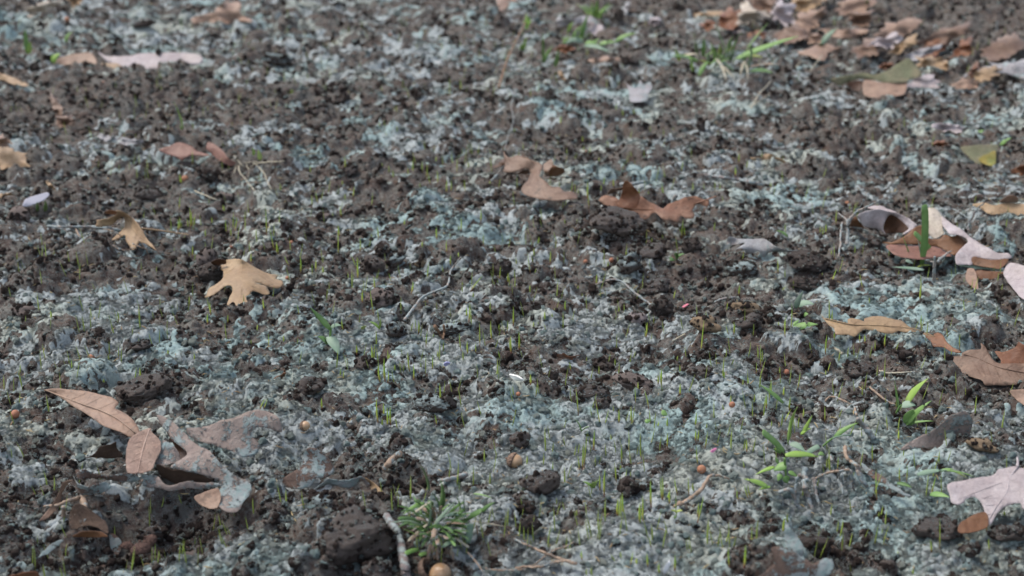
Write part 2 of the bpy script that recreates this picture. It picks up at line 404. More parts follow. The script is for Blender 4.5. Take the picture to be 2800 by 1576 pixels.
# ------------------------------------------------------------------ leaves: outlines read off the photo, each point with its own height above the soil (mm)
CROP = {'T1': (540,690,260/2218), 'T2': (1330,400,630/2576), 'T3': (2280,540,520/2513), 'T4': (80,1040,780/2262), 'T5': (2230,830,570/2576),
 'T6': (2030,1220,770/2576), 'T7': (1900,0,900/2576), 'T8': (1040,1240,400/1726), 'T9': (2030,1020,400/1526), 'T10': (1300,0,900/2576),
 'T11': (0,0,900/2576), 'T12': (200,360,700/2576), 'T13': (1960,560,300/2175), 'N': (0,0,1.0)}
for r_, y_ in (('A', 0), ('B', 400), ('C', 780), ('D', 1176)):
    for k_ in range(4): CROP[r_+str(k_+1)] = (k_*700, y_, 700/2538)
def nat(crop, X, Y):
    x0, y0, s = CROP[crop]; return x0+X*s, y0+Y*s
def leaf_mat(name, a, b, under, mulch=0., spots=.35, wet=.5):
    a = tuple(v*.72 for v in a); b = tuple(v*.68 for v in b); under = tuple(v*.85 for v in under)
    def one(nm, a, b, mulch):
        t = NT(nm); c = t.coord()
        k = t.mix(t.ramp(t.noise(38, 4, .6, c), [(.38, 0.0), (.62, 1.0)]), a, b)
        k = t.mix(t.ramp(t.noise(30, 5, .7, c, .6), [(.40, .75), (.60, 0.0)]), k, (a[0]*.62, a[1]*.56, a[2]*.55))
        k = t.mix(t.ramp(t.noise(420, 4, .6, c), [(.35, .35), (.55, 0.0)]), k, tuple(v*.45 for v in a))
        dk = t.ramp(t.noise(150, 3, .55, c), [(.60, 0.0), (.68, spots)])
        k = t.mix(dk, k, tuple(v*.28 for v in a))
        if mulch:
            f = t.ramp(t.math('ADD', t.noise(55, 5, .7, c), t.math('MULTIPLY', t.noise(600, 3, .7, c), .25)), [(.85-mulch*.5, 0.0), (.90-mulch*.5, .95)])
            k = t.mix(f, k, t.mix(t.ramp(t.noise(300, 4, .7, c), [(.4, 0.0), (.6, 1.0)]), MUL_B, MUL_L))
            t.bump(t.math('ADD', t.math('MULTIPLY', f, 1.0), t.math('MULTIPLY', t.noise(420, 6, .8, c), 1.6)), .0016, 1.0)
        else: t.bump(t.noise(240, 6, .7, c), .0009, .9)
        return t.out(k, wet, .35)
    return [one(name, a, b, mulch), one(name+'_underside', under, tuple(v*.8 for v in under), 0), one(name+'_rib', tuple(min(1, v*1.15) for v in a), tuple(v*.95 for v in a), 0)]
LM = {
 'tan': leaf_mat('tan_leaf', (.50,.35,.20), (.43,.28,.15), (.26,.13,.055), 0, .4),
 'tanpink': leaf_mat('pinkish_tan_leaf', (.45,.31,.225), (.36,.22,.145), (.27,.13,.06), 0, .5),
 'brown': leaf_mat('brown_leaf', (.25,.155,.105), (.33,.22,.155), (.22,.095,.04), 0, .7),
 'shield': leaf_mat('lit_pinkish_leaf', (.72,.52,.42), (.58,.38,.29), (.26,.15,.09), .12, .4),  # pinkish tan lightened, so the colour itself carries light on the shield leaf
 'washed': leaf_mat('whitewashed_leaf', (.62,.66,.68), (.50,.42,.38), (.20,.11,.07), .35, .2),
 'rustbrown': leaf_mat('rusty_brown_leaf', (.31,.15,.085), (.37,.215,.14), (.22,.095,.04), 0, .8),
 'rust': leaf_mat('rust_leaf', (.25,.10,.045), (.31,.15,.075), (.22,.09,.035), 0, .6),
 'pale': leaf_mat('pale_leaf', (.61,.545,.555), (.54,.46,.44), (.30,.17,.09), 0, .3),
 'palemul': leaf_mat('mulched_leaf', (.66,.55,.49), (.54,.43,.37), (.20,.11,.07), .44, .4, .8),
 'brownmul': leaf_mat('brown_mulched_leaf', (.34,.24,.19), (.27,.185,.15), (.12,.07,.045), .52, .5, .8),
 'dark': leaf_mat('dark_leaf', (.12,.07,.045), (.16,.10,.065), (.08,.045,.03), .22, .5),
 'red': leaf_mat('reddish_leaf', (.33,.17,.13), (.29,.14,.10), (.24,.11,.07), 0, .6),
 'green': leaf_mat('green_leaf', (.26,.28,.15), (.36,.30,.18), (.28,.16,.08), .15, .2),
 'yellow': leaf_mat('yellow_leaf', (.45,.33,.06), (.24,.28,.07), (.3,.2,.05), 0, .2),
 'white': leaf_mat('whitish_leaf', (.62,.62,.64), (.56,.50,.48), (.3,.2,.13), .35, .2),
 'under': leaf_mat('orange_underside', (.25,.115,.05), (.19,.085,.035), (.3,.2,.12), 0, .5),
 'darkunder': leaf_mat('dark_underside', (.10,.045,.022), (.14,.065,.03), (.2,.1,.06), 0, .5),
 'cream': leaf_mat('cream_leaf', (.66,.58,.46), (.60,.52,.44), (.3,.17,.08), 0, .2)}
def spline(P, closed, step):
    P = np.asarray(P, float); n = len(P); out = []
    for i in range(n if closed else n-1):
        if closed: a, b, c, d = P[(i-1) % n], P[i], P[(i+1) % n], P[(i+2) % n]
        else: a, b, c, d = P[max(i-1, 0)], P[i], P[i+1], P[min(i+2, n-1)]
        L = np.hypot(*(c-b)[:2]); m = max(1, int(round(L/step)))
        for k in range(m):
            t = k/m
            q = .5*((2*b)+(-a+c)*t+(2*a-5*b+4*c-d)*t*t+(-a+3*b-3*c+d)*t**3)
            out.append(q*.8+(b*(1-t)+c*t)*.2)
    if not closed: out.append(P[-1])
    return np.array(out)
def tps(C):
    C = np.asarray(C, float); X = C[:, :2].copy(); X[:, 1] *= 1.7; sc = max(np.ptp(X[:, 0]), np.ptp(X[:, 1]), 1); X /= sc
    def K(A, B):
        r = np.sqrt(((A[:, None]-B[None])**2).sum(-1)); return r*r*np.log(r+1e-9)
    n = len(X); A = np.zeros((n+3, n+3)); A[:n, :n] = K(X, X)+np.eye(n)*.004; A[:n, n] = 1; A[:n, n+1:] = X; A[n, :n] = 1; A[n+1:, :n] = X.T
    w = np.linalg.solve(A, np.concatenate([C[:, 2], [0, 0, 0]])); lo, hi = C[:, 2].min()-2, C[:, 2].max()+4
    def f(p):
        q = np.asarray(p, float)[:, :2].copy(); q[:, 1] *= 1.7; q /= sc
        return np.clip(K(q, X)@w[:n]+w[n]+q@w[n+1:], lo, hi)
    return f
def inside(p, poly):
    x, y = p[:, 0], p[:, 1]; r = np.zeros(len(p), bool); j = len(poly)-1
    for i in range(len(poly)):
        xi, yi, xj, yj = poly[i, 0], poly[i, 1], poly[j, 0], poly[j, 1]
        if yi != yj: r ^= ((yi > y) != (yj > y)) & (x < (xj-xi)*(y-yi)/(yj-yi)+xi)
        j = i
    return r
def unproj(P, H, z0):
    return np.array([at(p[0], p[1], z0+h/1000.) for p, h in zip(P, H)])
def base_level(P):
    g = np.array([at(p[0], p[1], .003)[:2] for p in P]); c = g.mean(0)
    q = np.array([c+(v-c)*k for v in g[::2] for k in (.4, .9)])
    return float(np.percentile(land(q[:, 0], q[:, 1], np.full(len(q), .002))[0], 55))
def tube(pts, rads, sides=6, rough=0., seed=0):
    pts = np.asarray(pts, float); V = []; Fc = []; rs = random.Random(seed); n = len(pts)
    for i in range(n):
        t = pts[min(i+1, n-1)]-pts[max(i-1, 0)]; t = t/(np.linalg.norm(t)+1e-12)
        a = np.cross(t, [0, 0, 1.]);
        if np.linalg.norm(a) < .2: a = np.cross(t, [0, 1., 0])
        a /= np.linalg.norm(a); b = np.cross(a, t)
        for s in range(sides):
            th = 2*math.pi*s/sides; r = rads[i]*(1+rough*(rs.random()-.5)*2)
            V.append(pts[i]+a*math.cos(th)*r+b*math.sin(th)*r)
    for i in range(n-1):
        for s in range(sides): Fc.append((i*sides+s, i*sides+(s+1) % sides, (i+1)*sides+(s+1) % sides, (i+1)*sides+s))
    Fc.append(tuple(range(sides))[::-1]); Fc.append(tuple((n-1)*sides+s for s in range(sides)))
    return V, Fc
class Root:
    def __init__(s, name, label, cat, loc, group=None):
        s.o = bpy.data.objects.new(name, None); COL.objects.link(s.o); s.loc = np.array(loc, float); s.o.location = tuple(loc); s.o.empty_display_size = .01
        tag(s.o, label, cat, group)
    def part(s, name, V, Fc, mat, smooth=True, parent=None):
        me = mesh(name, np.asarray(V)-s.loc, Fc, smooth)
        return link(name, me, parent or s.o, mat)
def patch(crop, pts, z0, step=None, wob=.5, seed=0):
    P = np.array([nat(crop, p[0], p[1])+(p[2],) for p in pts], float)
    w = max(np.ptp(P[:, 0]), np.ptp(P[:, 1])); step = step or max(1.6, w/42)
    O = spline(P, True, step); f = tps(P)
    sp = max(step*1.15, w/26)
    gx, gy = np.meshgrid(np.arange(O[:, 0].min(), O[:, 0].max(), sp), np.arange(O[:, 1].min(), O[:, 1].max(), sp*.7))
    gx = gx+(np.arange(gx.shape[0])[:, None] % 2)*sp*.5
    G = np.stack([gx.ravel(), gy.ravel()], 1); G = G[inside(G, O[:, :2])]
    if len(G):
        d = np.sqrt(((G[:, None]-O[None, :, :2])**2).sum(-1)).min(1); G = G[d > step*.55]
    allp = np.concatenate([O[:, :2], G]) if len(G) else O[:, :2]; n = len(O)
    r = delaunay_2d_cdt([Vector(p) for p in allp], [(i, (i+1) % n) for i in range(n)], [], 1, 1e-5)
    Q = np.array([tuple(v) for v in r[0]]); T = [tuple(t) for t in r[2]]
    if len(r[2]):
        cen = np.array([Q[list(t)].mean(0) for t in T]); ok = inside(cen, O[:, :2]); T = [t for t, k in zip(T, ok) if k]
    H = f(Q)
    V = unproj(Q, H, z0)
    mulchy = wob > .9
    V[:, 2] += wob*.001*np.array([1.3*mnoise.noise(Vector((v[0]*38, v[1]*38, seed+9)))+mnoise.noise(Vector((v[0]*90, v[1]*90, seed)))+.5*mnoise.noise(Vector((v[0]*260, v[1]*260, seed+3))) for v in V])
    if T:
        t = np.array(T); nn = np.cross(V[t[:, 1]]-V[t[:, 0]], V[t[:, 2]]-V[t[:, 0]]).sum(0); vc = np.array([0, 0, CAM_H])-V.mean(0)
        if nn@vc < 0: T = [x[::-1] for x in T]
    return V, T, f, O
def ceil_put(V, T, gap=.0035):
    t = np.array(T)
    if not len(t): return
    S_ = []
    for a in np.linspace(0, 1, 6):
        for b in np.linspace(0, 1-a, 6): S_.append(V[t[:, 0]]*a+V[t[:, 1]]*b+V[t[:, 2]]*(1-a-b))
    CEIL.put(np.concatenate(S_), gap, 2)
NLEAF = [0]
def leaf(label, crop, panels, ribs=(), stalk=None, group=None, cat='leaf', name='oak_leaf', dz=0., flat=False, zabs=None, hs=1.0):
    """panels: (part name, material, outline); ribs: main rib polylines over the first panel; stalk: points with heights"""
    NLEAF[0] += 1; sd = NLEAF[0]*3.7
    if hs != 1: panels = [(a_, b_, [(p[0], p[1], 4+p[2]*hs) for p in o_]) for a_, b_, o_ in panels]; stalk = [(p[0], p[1], 4+p[2]*hs) for p in stalk] if stalk else None
    P0 = [nat(crop, p[0], p[1]) for p in panels[0][2]]; z0 = (base_level(P0)+dz+.003 if zabs is None else zabs)
    built = [(n_, m_)+patch(crop, o_, z0, wob=(1.8 if m_ in ('palemul', 'brownmul', 'dark') else .8), seed=sd+i) for i, (n_, m_, o_) in enumerate(panels)]
    loc = built[0][2].mean(0); loc[2] = z0
    single = len(panels) == 1 and not ribs and not stalk
    if single: root = None
    else: root = Root(name, label, cat, loc, group)
    for i, (n_, m_, V, T, f, O) in enumerate(built):
        if single:
            o = link(name, mesh(name, V-loc, T), None, LM[m_][:2]); o.location = tuple(loc); tag(o, label, cat, group)
        else: o = root.part(n_, V, T, LM[m_][:2])
        md = o.modifiers.new('thickness', 'SOLIDIFY'); md.thickness = .0003; md.offset = -1; md.material_offset = 1; md.material_offset_rim = 0
        ceil_put(V, T)
    if ribs:
        n_, m_, V, T, f, O = built[0]; sv, sf = [], []
        for rb in ribs:
            R_ = spline([nat(crop, p[0], p[1]) for p in rb], False, 4.0); Hh = f(R_)
            W3 = unproj(R_, Hh, z0)+np.array([0, -.0001, .0003]); rr = np.linspace(.0005, .0003, len(W3))
            a, b = tube(W3, rr, 5); root.part('midrib', a, b, LM[m_][2])
            for k in np.linspace(.12, .85, 6):
                j = int(k*(len(R_)-1)); d = R_[min(j+1, len(R_)-1)]-R_[max(j-1, 0)]; d = d/(np.hypot(*d)+1e-9)
                for sg in (-1, 1):
                    e = np.array([d[0]*.75-sg*d[1]*.9, d[1]*.75+sg*d[0]*.9]); line = R_[j]+np.arange(0, 400, 3.0)[:, None]*e*[1, .75]
                    ins = inside(line, O[:, :2]); ins[0] = True; m = int(np.argmin(ins)) if not ins.all() else len(ins); m = int(m*.9)
                    if m < 4: continue
                    L3 = unproj(line[:m], f(line[:m]), z0)+np.array([0, -.0001, .00015]); a, b = tube(L3, np.linspace(.00018, .00008, m), 3)
                    q = len(sv); sv += list(a); sf += [tuple(x+q for x in y) for y in b]
        if sv: root.part('side_veins', sv, sf, LM[m_][2])
    if stalk:
        m_ = panels[0][1]; q = spline([nat(crop, p[0], p[1])+(p[2],) for p in stalk], False, 3.0)
        W3 = unproj(q, q[:, 2], z0); a, b = tube(W3, np.linspace(.0010, .0006, len(W3)), 6); root.part('stalk', a, b, LM[m_][2])
    return root

leaf('light tan oak leaf with long fingered lobes lying flat, its tip towards us', 'T1', [
 ('blade', 'tan', [(665,165,20),(850,175,22),(1030,185,24),(1150,240,20),(1340,350,16),(1560,465,12),(1700,510,10),(1820,515,9),(1865,570,9),(1810,605,9),(1990,665,9),(1975,750,8),(1900,820,7),(1780,815,8),(1540,740,11),(1380,685,14),(1320,668,15),(1450,735,13),(1590,775,11),(1650,860,9),(1690,960,8),(1650,1000,7),(1520,980,8),(1380,930,10),(1290,915,11),(1240,940,11),(1245,1010,9),(1290,1090,7),(1290,1170,6),(1230,1215,5),(1120,1235,5),(1100,1300,4),(1000,1330,4),(920,1325,4),(880,1270,5),(760,1240,5),(680,1245,5),(690,1190,6),(760,1040,8),(815,930,10),(800,820,12),(760,785,13),(640,810,12),(520,900,9),(380,1000,7),(240,1045,5),(160,1045,4),(215,975,5),(240,870,7),(290,800,8),(400,750,10),(540,660,13),(590,600,14),(605,480,15),(600,430,15),(540,380,14),(495,325,14),(560,290,15),(660,270,17),(670,215,18)]),
 ('curled_lobe', 'darkunder', [(320,230,20),(400,180,22),(520,155,24),(620,170,24),(665,210,22),(660,265,19),(560,275,18),(490,310,16),(400,315,15),(330,280,17)])],
 ribs=[[(1030,190),(1025,600),(1030,900),(1010,1290)]])
leaf('brown oak leaf arched over a mulch-coated twig, left of the two in the middle', 'T2', [
 ('blade', 'brown', [(190,55,26),(215,100,24),(260,125,23),(345,95,26),(430,120,26),(500,155,25),(600,195,22),(630,230,20),(605,300,17),(590,345,15),(640,385,12),(720,450,9),(820,460,8),(870,505,6),(960,510,5),(1020,550,3),(990,590,2),(800,610,1),(680,600,1),(560,590,0),(430,545,0),(390,495,2),(410,440,5),(470,370,9),(490,310,12),(480,270,14),(440,255,16),(330,280,13),(240,285,12),(190,280,11),(205,230,14),(200,150,19)]),
 ('curled_tip', 'darkunder', [(50,235,2),(120,205,6),(190,130,12),(205,190,11),(200,215,8),(120,240,4)]),
 ('folded_edge', 'darkunder', [(315,330,2),(400,275,9),(460,262,13),(485,300,11),(440,315,5),(370,312,4)]),
 ('side_lobe', 'brown', [(640,205,16),(720,150,22),(745,180,21),(740,215,18),(700,270,14),(700,320,9),(720,345,6),(800,365,3),(750,378,2),(690,345,5),(650,300,10),(635,250,14)]),
 ('curled_lobe', 'under', [(745,205,19),(800,225,18),(860,250,14),(878,285,10),(830,320,6),(760,335,5),(710,335,6),(690,300,10),(715,250,15)])],
 ribs=[[(390,105),(500,160),(540,250),(560,360),(600,450),(680,590)]])
leaf('rust-brown oak leaf with one lobe standing straight up, right of the two in the middle', 'T2', [
 ('blade', 'rustbrown', [(1255,595,16),(1290,560,18),(1330,545,19),(1400,558,19),(1450,580,18),(1500,620,16),(1600,640,14),(1680,620,16),(1730,560,20),(1800,610,16),(1900,660,11),(1975,705,8),(2030,650,11),(2130,610,14),(2230,570,16),(2350,560,16),(2400,590,14),(2490,605,12),(2475,670,8),(2400,650,9),(2350,640,10),(2330,680,8),(2300,720,7),(2330,770,4),(2310,810,2),(2220,805,3),(2170,780,4),(2160,830,2),(2130,848,1),(2070,825,3),(2000,830,3),(1960,810,5),(1920,770,7),(1880,745,8),(1840,765,6),(1820,810,3),(1770,820,3),(1700,805,4),(1620,820,2),(1560,870,1),(1480,892,0),(1430,865,1),(1415,800,3),(1410,760,5),(1350,690,9),(1300,640,12)]),
 ('upright_lobe', 'rust', [(1495,580,20),(1520,480,30),(1525,420,36),(1550,385,40),(1590,395,39),(1650,460,34),(1700,520,28),(1720,570,24),(1700,640,18),(1660,695,13),(1560,685,13),(1480,670,13),(1440,610,17)]),
 ('curled_edge', 'brown', [(1360,545,14),(1365,510,18),(1400,480,21),(1460,480,22),(1520,465,24),(1515,500,20),(1450,505,18),(1400,530,15)])],
 ribs=[[(1480,690),(1650,705),(1850,715),(2000,720),(2180,740),(2330,640)]], stalk=[(2340,640,11),(2450,605,14),(2576,560,17)])
leaf('large pale oak leaf rolled up lengthways, with grass blades standing in front', 'T3', [
 ('main_roll', 'pale', [(1430,245,32),(1560,350,28),(1700,440,25),(1800,520,22),(2000,640,17),(2150,720,14),(2300,740,13),(2355,800,9),(2300,815,8),(2100,825,6),(1840,795,5),(1830,890,0),(1740,890,0),(1620,890,0),(1610,760,8),(1700,650,14),(1770,590,17),(1750,540,20),(1640,500,22),(1540,500,21),(1480,440,23),(1435,370,26)]),
 ('far_roll', 'pale', [(310,245,28),(400,190,33),(540,165,36),(700,180,35),(850,210,34),(960,260,31),(1080,360,24),(1100,385,22),(1030,440,17),(960,480,13),(900,490,12),(960,440,16),(990,405,19),(900,310,25),(800,240,29),(740,228,30),(700,270,26),(655,370,17),(650,420,12),(680,480,7),(600,440,8),(480,410,10),(400,390,13),(350,320,20)]),
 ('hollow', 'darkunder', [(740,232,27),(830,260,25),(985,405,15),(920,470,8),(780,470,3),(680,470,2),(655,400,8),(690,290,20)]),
 ('back_edge', 'pale', [(440,140,30),(520,110,33),(650,120,34),(830,200,33),(700,185,32),(560,165,31)]),
 ('end_fold', 'under', [(230,330,18),(280,255,24),(340,320,18),(400,400,8),(300,398,6),(220,395,6)]),
 ('curled_lobe', 'under', [(640,595,4),(760,600,6),(850,570,9),(950,500,14),(1050,410,22),(1150,365,27),(1220,400,24),(1200,500,16),(1300,540,14),(1400,540,14),(1460,490,18),(1560,510,18),(1640,500,19),(1720,560,15),(1755,600,12),(1700,690,6),(1600,760,2),(1480,700,4),(1350,640,6),(1200,622,6),(900,625,5),(750,625,4)]),
 ('lower_lobe', 'red', [(690,640,3),(900,628,4),(1200,625,5),(1350,645,5),(1480,705,3),(1560,780,0),(1400,790,-1),(1200,815,-2),(1000,805,-2),(790,760,-1)]),
 ('upright_lobe', 'cream', [(1240,150,36),(1300,140,38),(1370,170,36),(1430,260,30),(1440,400,22),(1455,480,17),(1350,550,12),(1300,530,13),(1240,460,18),(1220,380,22),(1225,250,30)]),
 ('end_curl', 'under', [(1840,790,7),(2100,825,7),(2310,815,8),(2200,945,1),(2000,920,0),(1840,895,-1)])], hs=.75)
leaf('pinkish leaf strip hanging under the near end of the rolled leaf', 'T3', [
 ('blade', 'tanpink', [(1770,950,4),(1860,960,5),(1900,1100,1),(1910,1230,-3),(1820,1170,-2),(1740,1080,0)]),
 ('folded_edge', 'under', [(1880,960,3),(2050,970,4),(2250,990,4),(2180,1060,0),(2000,1090,-2),(1900,1060,-1)])])
leaf('smooth pale leaf cut by the right edge of the picture, below the rolled leaf', 'T3', [
 ('blade', 'pale', [(2240,980,5),(2330,860,12),(2513,900,14),(2760,1000,14),(2760,1400,5),(2513,1350,3),(2400,1250,2),(2280,1080,3)])], dz=.004)
leaf('brown leaf cut by the right edge of the picture, above the rolled leaf', 'T3', [
 ('blade', 'tan', [(1830,100,6),(1960,70,10),(2100,100,10),(2300,70,12),(2513,80,12),(2700,120,12),(2700,270,4),(2513,260,3),(2300,230,3),(2060,220,3),(1950,160,4)]),
 ('upright_lobe', 'tanpink', [(2190,70,12),(2320,-20,20),(2420,0,18),(2430,70,10),(2300,80,10)])])
leaf('pointed orange-tan leaf lying slantwise beside a big brown clod, lower left', 'T4', [
 ('blade', 'tanpink', [(115,85,8),(200,62,12),(300,75,14),(450,85,16),(580,120,17),(660,140,17),(710,185,15),(680,220,14),(760,260,14),(840,330,13),(878,410,10),(850,440,8),(800,450,8),(720,410,10),(600,370,10),(520,310,10),(430,250,9),(350,210,8),(260,150,8),(180,100,7)])],
 ribs=[[(140,85),(400,185),(560,240),(700,310),(840,420)]])
leaf('small pinkish leaf standing on edge like a shield, lower left', 'T4', [
 ('blade', 'shield', [(960,385,42),(975,420,38),(1040,480,32),(1040,560,26),(1000,640,17),(980,700,12),(950,720,11),(870,740,9),(780,735,9),(765,640,17),(770,540,26),(800,460,34),(880,410,39)])],
 ribs=[[(955,390),(910,520),(880,640),(860,735)]], hs=.5)
leaf('long mulch-smeared leaf bent into a trough, reaching up from the lower left hollow', 'T4', [
 ('blade', 'palemul', [(1010,280,34),(1050,275,35),(1110,300,34),(1200,390,30),(1330,500,26),(1430,560,24),(1530,680,18),(1640,760,14),(1740,800,12),(1760,880,8),(1700,960,3),(1650,1035,0),(1560,1040,0),(1500,1000,1),(1480,900,4),(1530,830,7),(1500,790,9),(1380,760,11),(1200,720,14),(1120,700,15),(1190,650,18),(1250,590,20),(1230,540,22),(1150,480,24),(1090,400,27),(1040,340,30)]),
 ('underside_edge', 'darkunder', [(1000,310,28),(1040,350,27),(1150,480,20),(1240,560,16),(1240,620,13),(1190,650,12),(1170,560,13),(1100,430,20)]),  # dark underside along the left of the strip
 ('small_lobe', 'tanpink', [(1310,930,4),(1400,880,7),(1500,860,8),(1520,940,4),(1490,1010,1),(1420,1020,0),(1340,980,1)]),
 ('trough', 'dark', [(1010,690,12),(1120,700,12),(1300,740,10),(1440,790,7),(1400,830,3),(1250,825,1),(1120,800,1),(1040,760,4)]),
 ('trough_lip', 'palemul', [(900,740,8),(1010,760,9),(1080,820,6),(1250,815,7),(1400,820,7),(1540,830,8),(1450,860,4),(1250,870,2),(1050,865,2),(900,830,1)]),
 ('near_lobe', 'palemul', [(1040,500,22),(1110,500,22),(1180,560,18),(1195,650,12),(1100,680,12),(1000,660,13)])], zabs=.004)
leaf('crumpled leaf plastered with blue-grey mulch, open mouth facing right, lower left', 'T4', [
 ('blade', 'palemul', [(1250,370,16),(1400,340,18),(1600,310,22),(1700,260,26),(1800,240,28),(1900,250,28),(1980,320,24),(2005,430,15),(1930,400,17),(1830,370,19),(1770,390,17),(1760,440,13),(1830,520,7),(1790,590,2),(1700,620,1),(1600,580,3),(1480,530,6),(1400,500,8),(1330,460,10),(1260,430,12)])])
leaf('dark curled leaf in the lower left hollow, its rim and the shade under it one strip', 'T4', [
 ('rim', 'brownmul', [(365,715,12),(430,725,12),(520,760,7),(640,770,6),(760,750,9),(830,760,8),(880,800,4),(760,820,2),(640,800,2),(520,790,4),(400,800,6)]),  # brownish leaf edge and the dark shade below it, drawn as one strip
 ('side_lobe', 'brown', [(75,1110,-4),(150,1020,0),(230,900,8),(265,810,14),(345,790,16),(300,830,12),(260,900,6),(245,970,2),(160,1080,-3)]),
 ('folded_lobe', 'brownmul', [(350,740,15),(380,800,12),(480,840,8),(600,800,9),(650,850,5),(560,890,1),(430,905,0),(390,870,3),(360,800,8)])], zabs=.004)
leaf('dark brown leaf folded in the bottom of the lower left hollow', 'T4', [
 ('blade', 'dark', [(350,1000,4),(440,990,5),(600,1110,-2),(620,1200,-5),(480,1150,-4),(330,1180,-7),(320,1080,-2)]),
 ('near_edge', 'under', [(340,1240,-4),(430,1195,-1),(560,1195,-2),(620,1235,-4),(500,1240,-6)]),
 ('mulched_edge', 'brownmul', [(70,1390,-8),(180,1290,-4),(260,1260,-2),(300,1250,-2),(250,1290,-4),(160,1360,-8)])], zabs=.006)
leaf('small dark arched leaf left of the shield-shaped leaf', 'T4', [
 ('blade', 'dark', [(430,600,2),(500,600,3),(560,540,8),(640,520,10),(690,495,12),(690,530,8),(740,600,2),(600,630,-1)])], dz=.003)
leaf('small pointed tan leaflet hanging beside the dark acorn caps', 'T4', [
 ('blade', 'brownmul', [(640,1205,-2),(720,1260,-4),(730,1310,-7),(690,1405,-10),(650,1340,-8),(635,1270,-5)])], dz=.004)
leaf('brown two-lobed leaf half buried in mulch above the biggest clod', 'D2', [
 ('blade', 'brownmul', [(460,270,16),(500,190,22),(560,180,23),(650,230,20),(740,320,14),(780,400,9),(700,460,7),(600,480,6),(540,560,1),(400,570,1),(240,520,2),(260,460,6),(350,400,10),(440,340,13)]),
 ('ridge', 'palemul', [(560,590,1),(680,500,8),(800,490,8),(920,500,8),(1050,470,10),(1130,540,5),(1100,565,2),(1050,510,5),(930,580,1),(800,550,3),(680,535,3)]),
 ('tip', 'tan', [(1080,475,9),(1200,540,6),(1290,640,1),(1180,620,2),(1120,550,3)])])
leaf('flat tan oak leaf stretched out below the rolled leaf, on the right', 'T5', [
 ('blade', 'tan', [(60,130,22),(110,180,20),(200,215,17),(320,240,16),(400,235,17),(395,200,19),(450,185,20),(540,200,19),(600,225,17),(600,195,19),(700,160,21),(830,155,21),(950,180,20),(1080,220,17),(1120,260,15),(1200,300,13),(1290,330,13),(1380,360,12),(1475,408,10),(1400,410,9),(1330,375,10),(1260,345,11),(1100,345,10),(1030,325,11),(960,355,8),(870,365,7),(780,350,8),(680,330,9),(600,320,10),(540,360,6),(480,410,2),(400,385,3),(300,390,3),(245,380,4),(230,310,8),(160,260,13)]),
 ('curled_tip', 'rust', [(1350,390,9),(1470,410,11),(1460,370,14),(1510,355,15),(1570,385,13),(1620,470,9),(1700,540,6),(1800,600,4),(1740,610,1),(1640,580,1),(1580,545,1),(1460,530,1),(1420,470,4)])],
 ribs=[[(120,190),(400,255),(560,270),(870,280),(1200,310),(1400,390)]], hs=.45)
leaf('wide brown leaf with pointed lobes, cut by the right edge below the flat tan leaf', 'T5', [
 ('blade', 'brown', [(1520,655,4),(1680,660,6),(1800,650,8),(1810,610,11),(1900,575,13),(2040,575,14),(2040,500,18),(2090,540,16),(2150,640,12),(2190,700,10),(2260,740,9),(2380,745,10),(2576,740,11),(2700,760,11),(2700,1000,1),(2576,1010,1),(2400,1010,1),(2280,1018,0),(2100,1018,0),(2060,960,2),(1990,930,2),(1850,880,1),(1740,850,0),(1780,800,2),(1640,790,1),(1570,720,2)]),
 ('raised_lobe', 'rust', [(2215,590,14),(2320,590,15),(2470,530,19),(2510,465,23),(2576,510,22),(2760,560,20),(2760,860,5),(2576,850,5),(2400,800,7),(2290,745,9),(2290,700,10)])],
 ribs=[[(1830,630),(2000,680),(2250,790),(2576,860)]])
leaf('reddish leaf edge at the right border, just under the wide brown leaf', 'T5', [
 ('blade', 'tanpink', [(2400,1080,4),(2576,1045,7),(2760,1040,8),(2760,1400,-2),(2576,1260,-1),(2480,1180,0)])])
leaf('big lilac-white oak leaf with a brown curled lobe, bottom right edge', 'T6', [
 ('blade', 'pale', [(1875,350,26),(1940,320,28),(2130,295,32),(2300,265,35),(2340,215,39),(2480,180,42),(2576,200,42),(2800,260,40),(2900,500,25),(2800,600,18),(2576,580,16),(2540,520,20),(2400,560,14),(2330,620,9),(2270,720,2),(2200,720,0),(2215,600,9),(2180,510,16),(2120,460,19),(2040,485,16),(2030,510,14),(1970,535,12),(1910,510,13),(1900,450,18),(1880,400,22)]),
 ('curled_lobe', 'under', [(1970,770,1),(1990,710,4),(2090,640,8),(2210,600,11),(2250,650,8),(2240,740,2),(2100,790,0),(2000,795,0)])],
 ribs=[[(2515,195),(2440,300),(2420,420),(2320,560),(2240,700)]], stalk=[(2515,190,42),(2520,150,46),(2515,105,50)], hs=.5)
leaf('brown leaf bulging out of the mulch at the bottom edge, right of centre', 'T6', [
 ('blade', 'brownmul', [(140,1230,-2),(290,1080,6),(265,940,14),(350,925,14),(470,980,12),(560,1020,9),(640,1080,6),(740,1050,6),(820,1060,5),(835,1110,3),(810,1180,0),(700,1230,-3),(400,1250,-4)]),
 ('upright_lobe', 'brownmul', [(385,820,10),(395,700,17),(440,740,16),(520,830,11),(560,900,8),(545,1000,2),(460,970,4),(400,900,7)])], dz=.002)
leaf('orange leaf tip at the bottom left corner', 'D1', [('blade', 'rust', [(60,1460,0),(200,1418,4),(330,1405,5),(385,1430,3),(370,1500,-2),(100,1520,-3)])])
leaf('rolled leaf coated in lilac mulch on the right, above the big lilac-white leaf', 'D4', [
 ('blade', 'palemul', [(1560,60,8),(1680,-40,16),(1800,-130,24),(1950,-180,28),(2030,-100,22),(2000,30,10),(1900,110,4),(1700,180,0),(1400,200,1),(1320,170,3)])])
leaf('flattened dead leaf strip slanting down in the mulch, right of the green plant', 'D4', [('blade', 'brownmul', [(920,350,8),(1000,370,8),(1180,490,6),(1420,640,1),(1380,645,1),(1150,530,4),(1000,450,5)])])
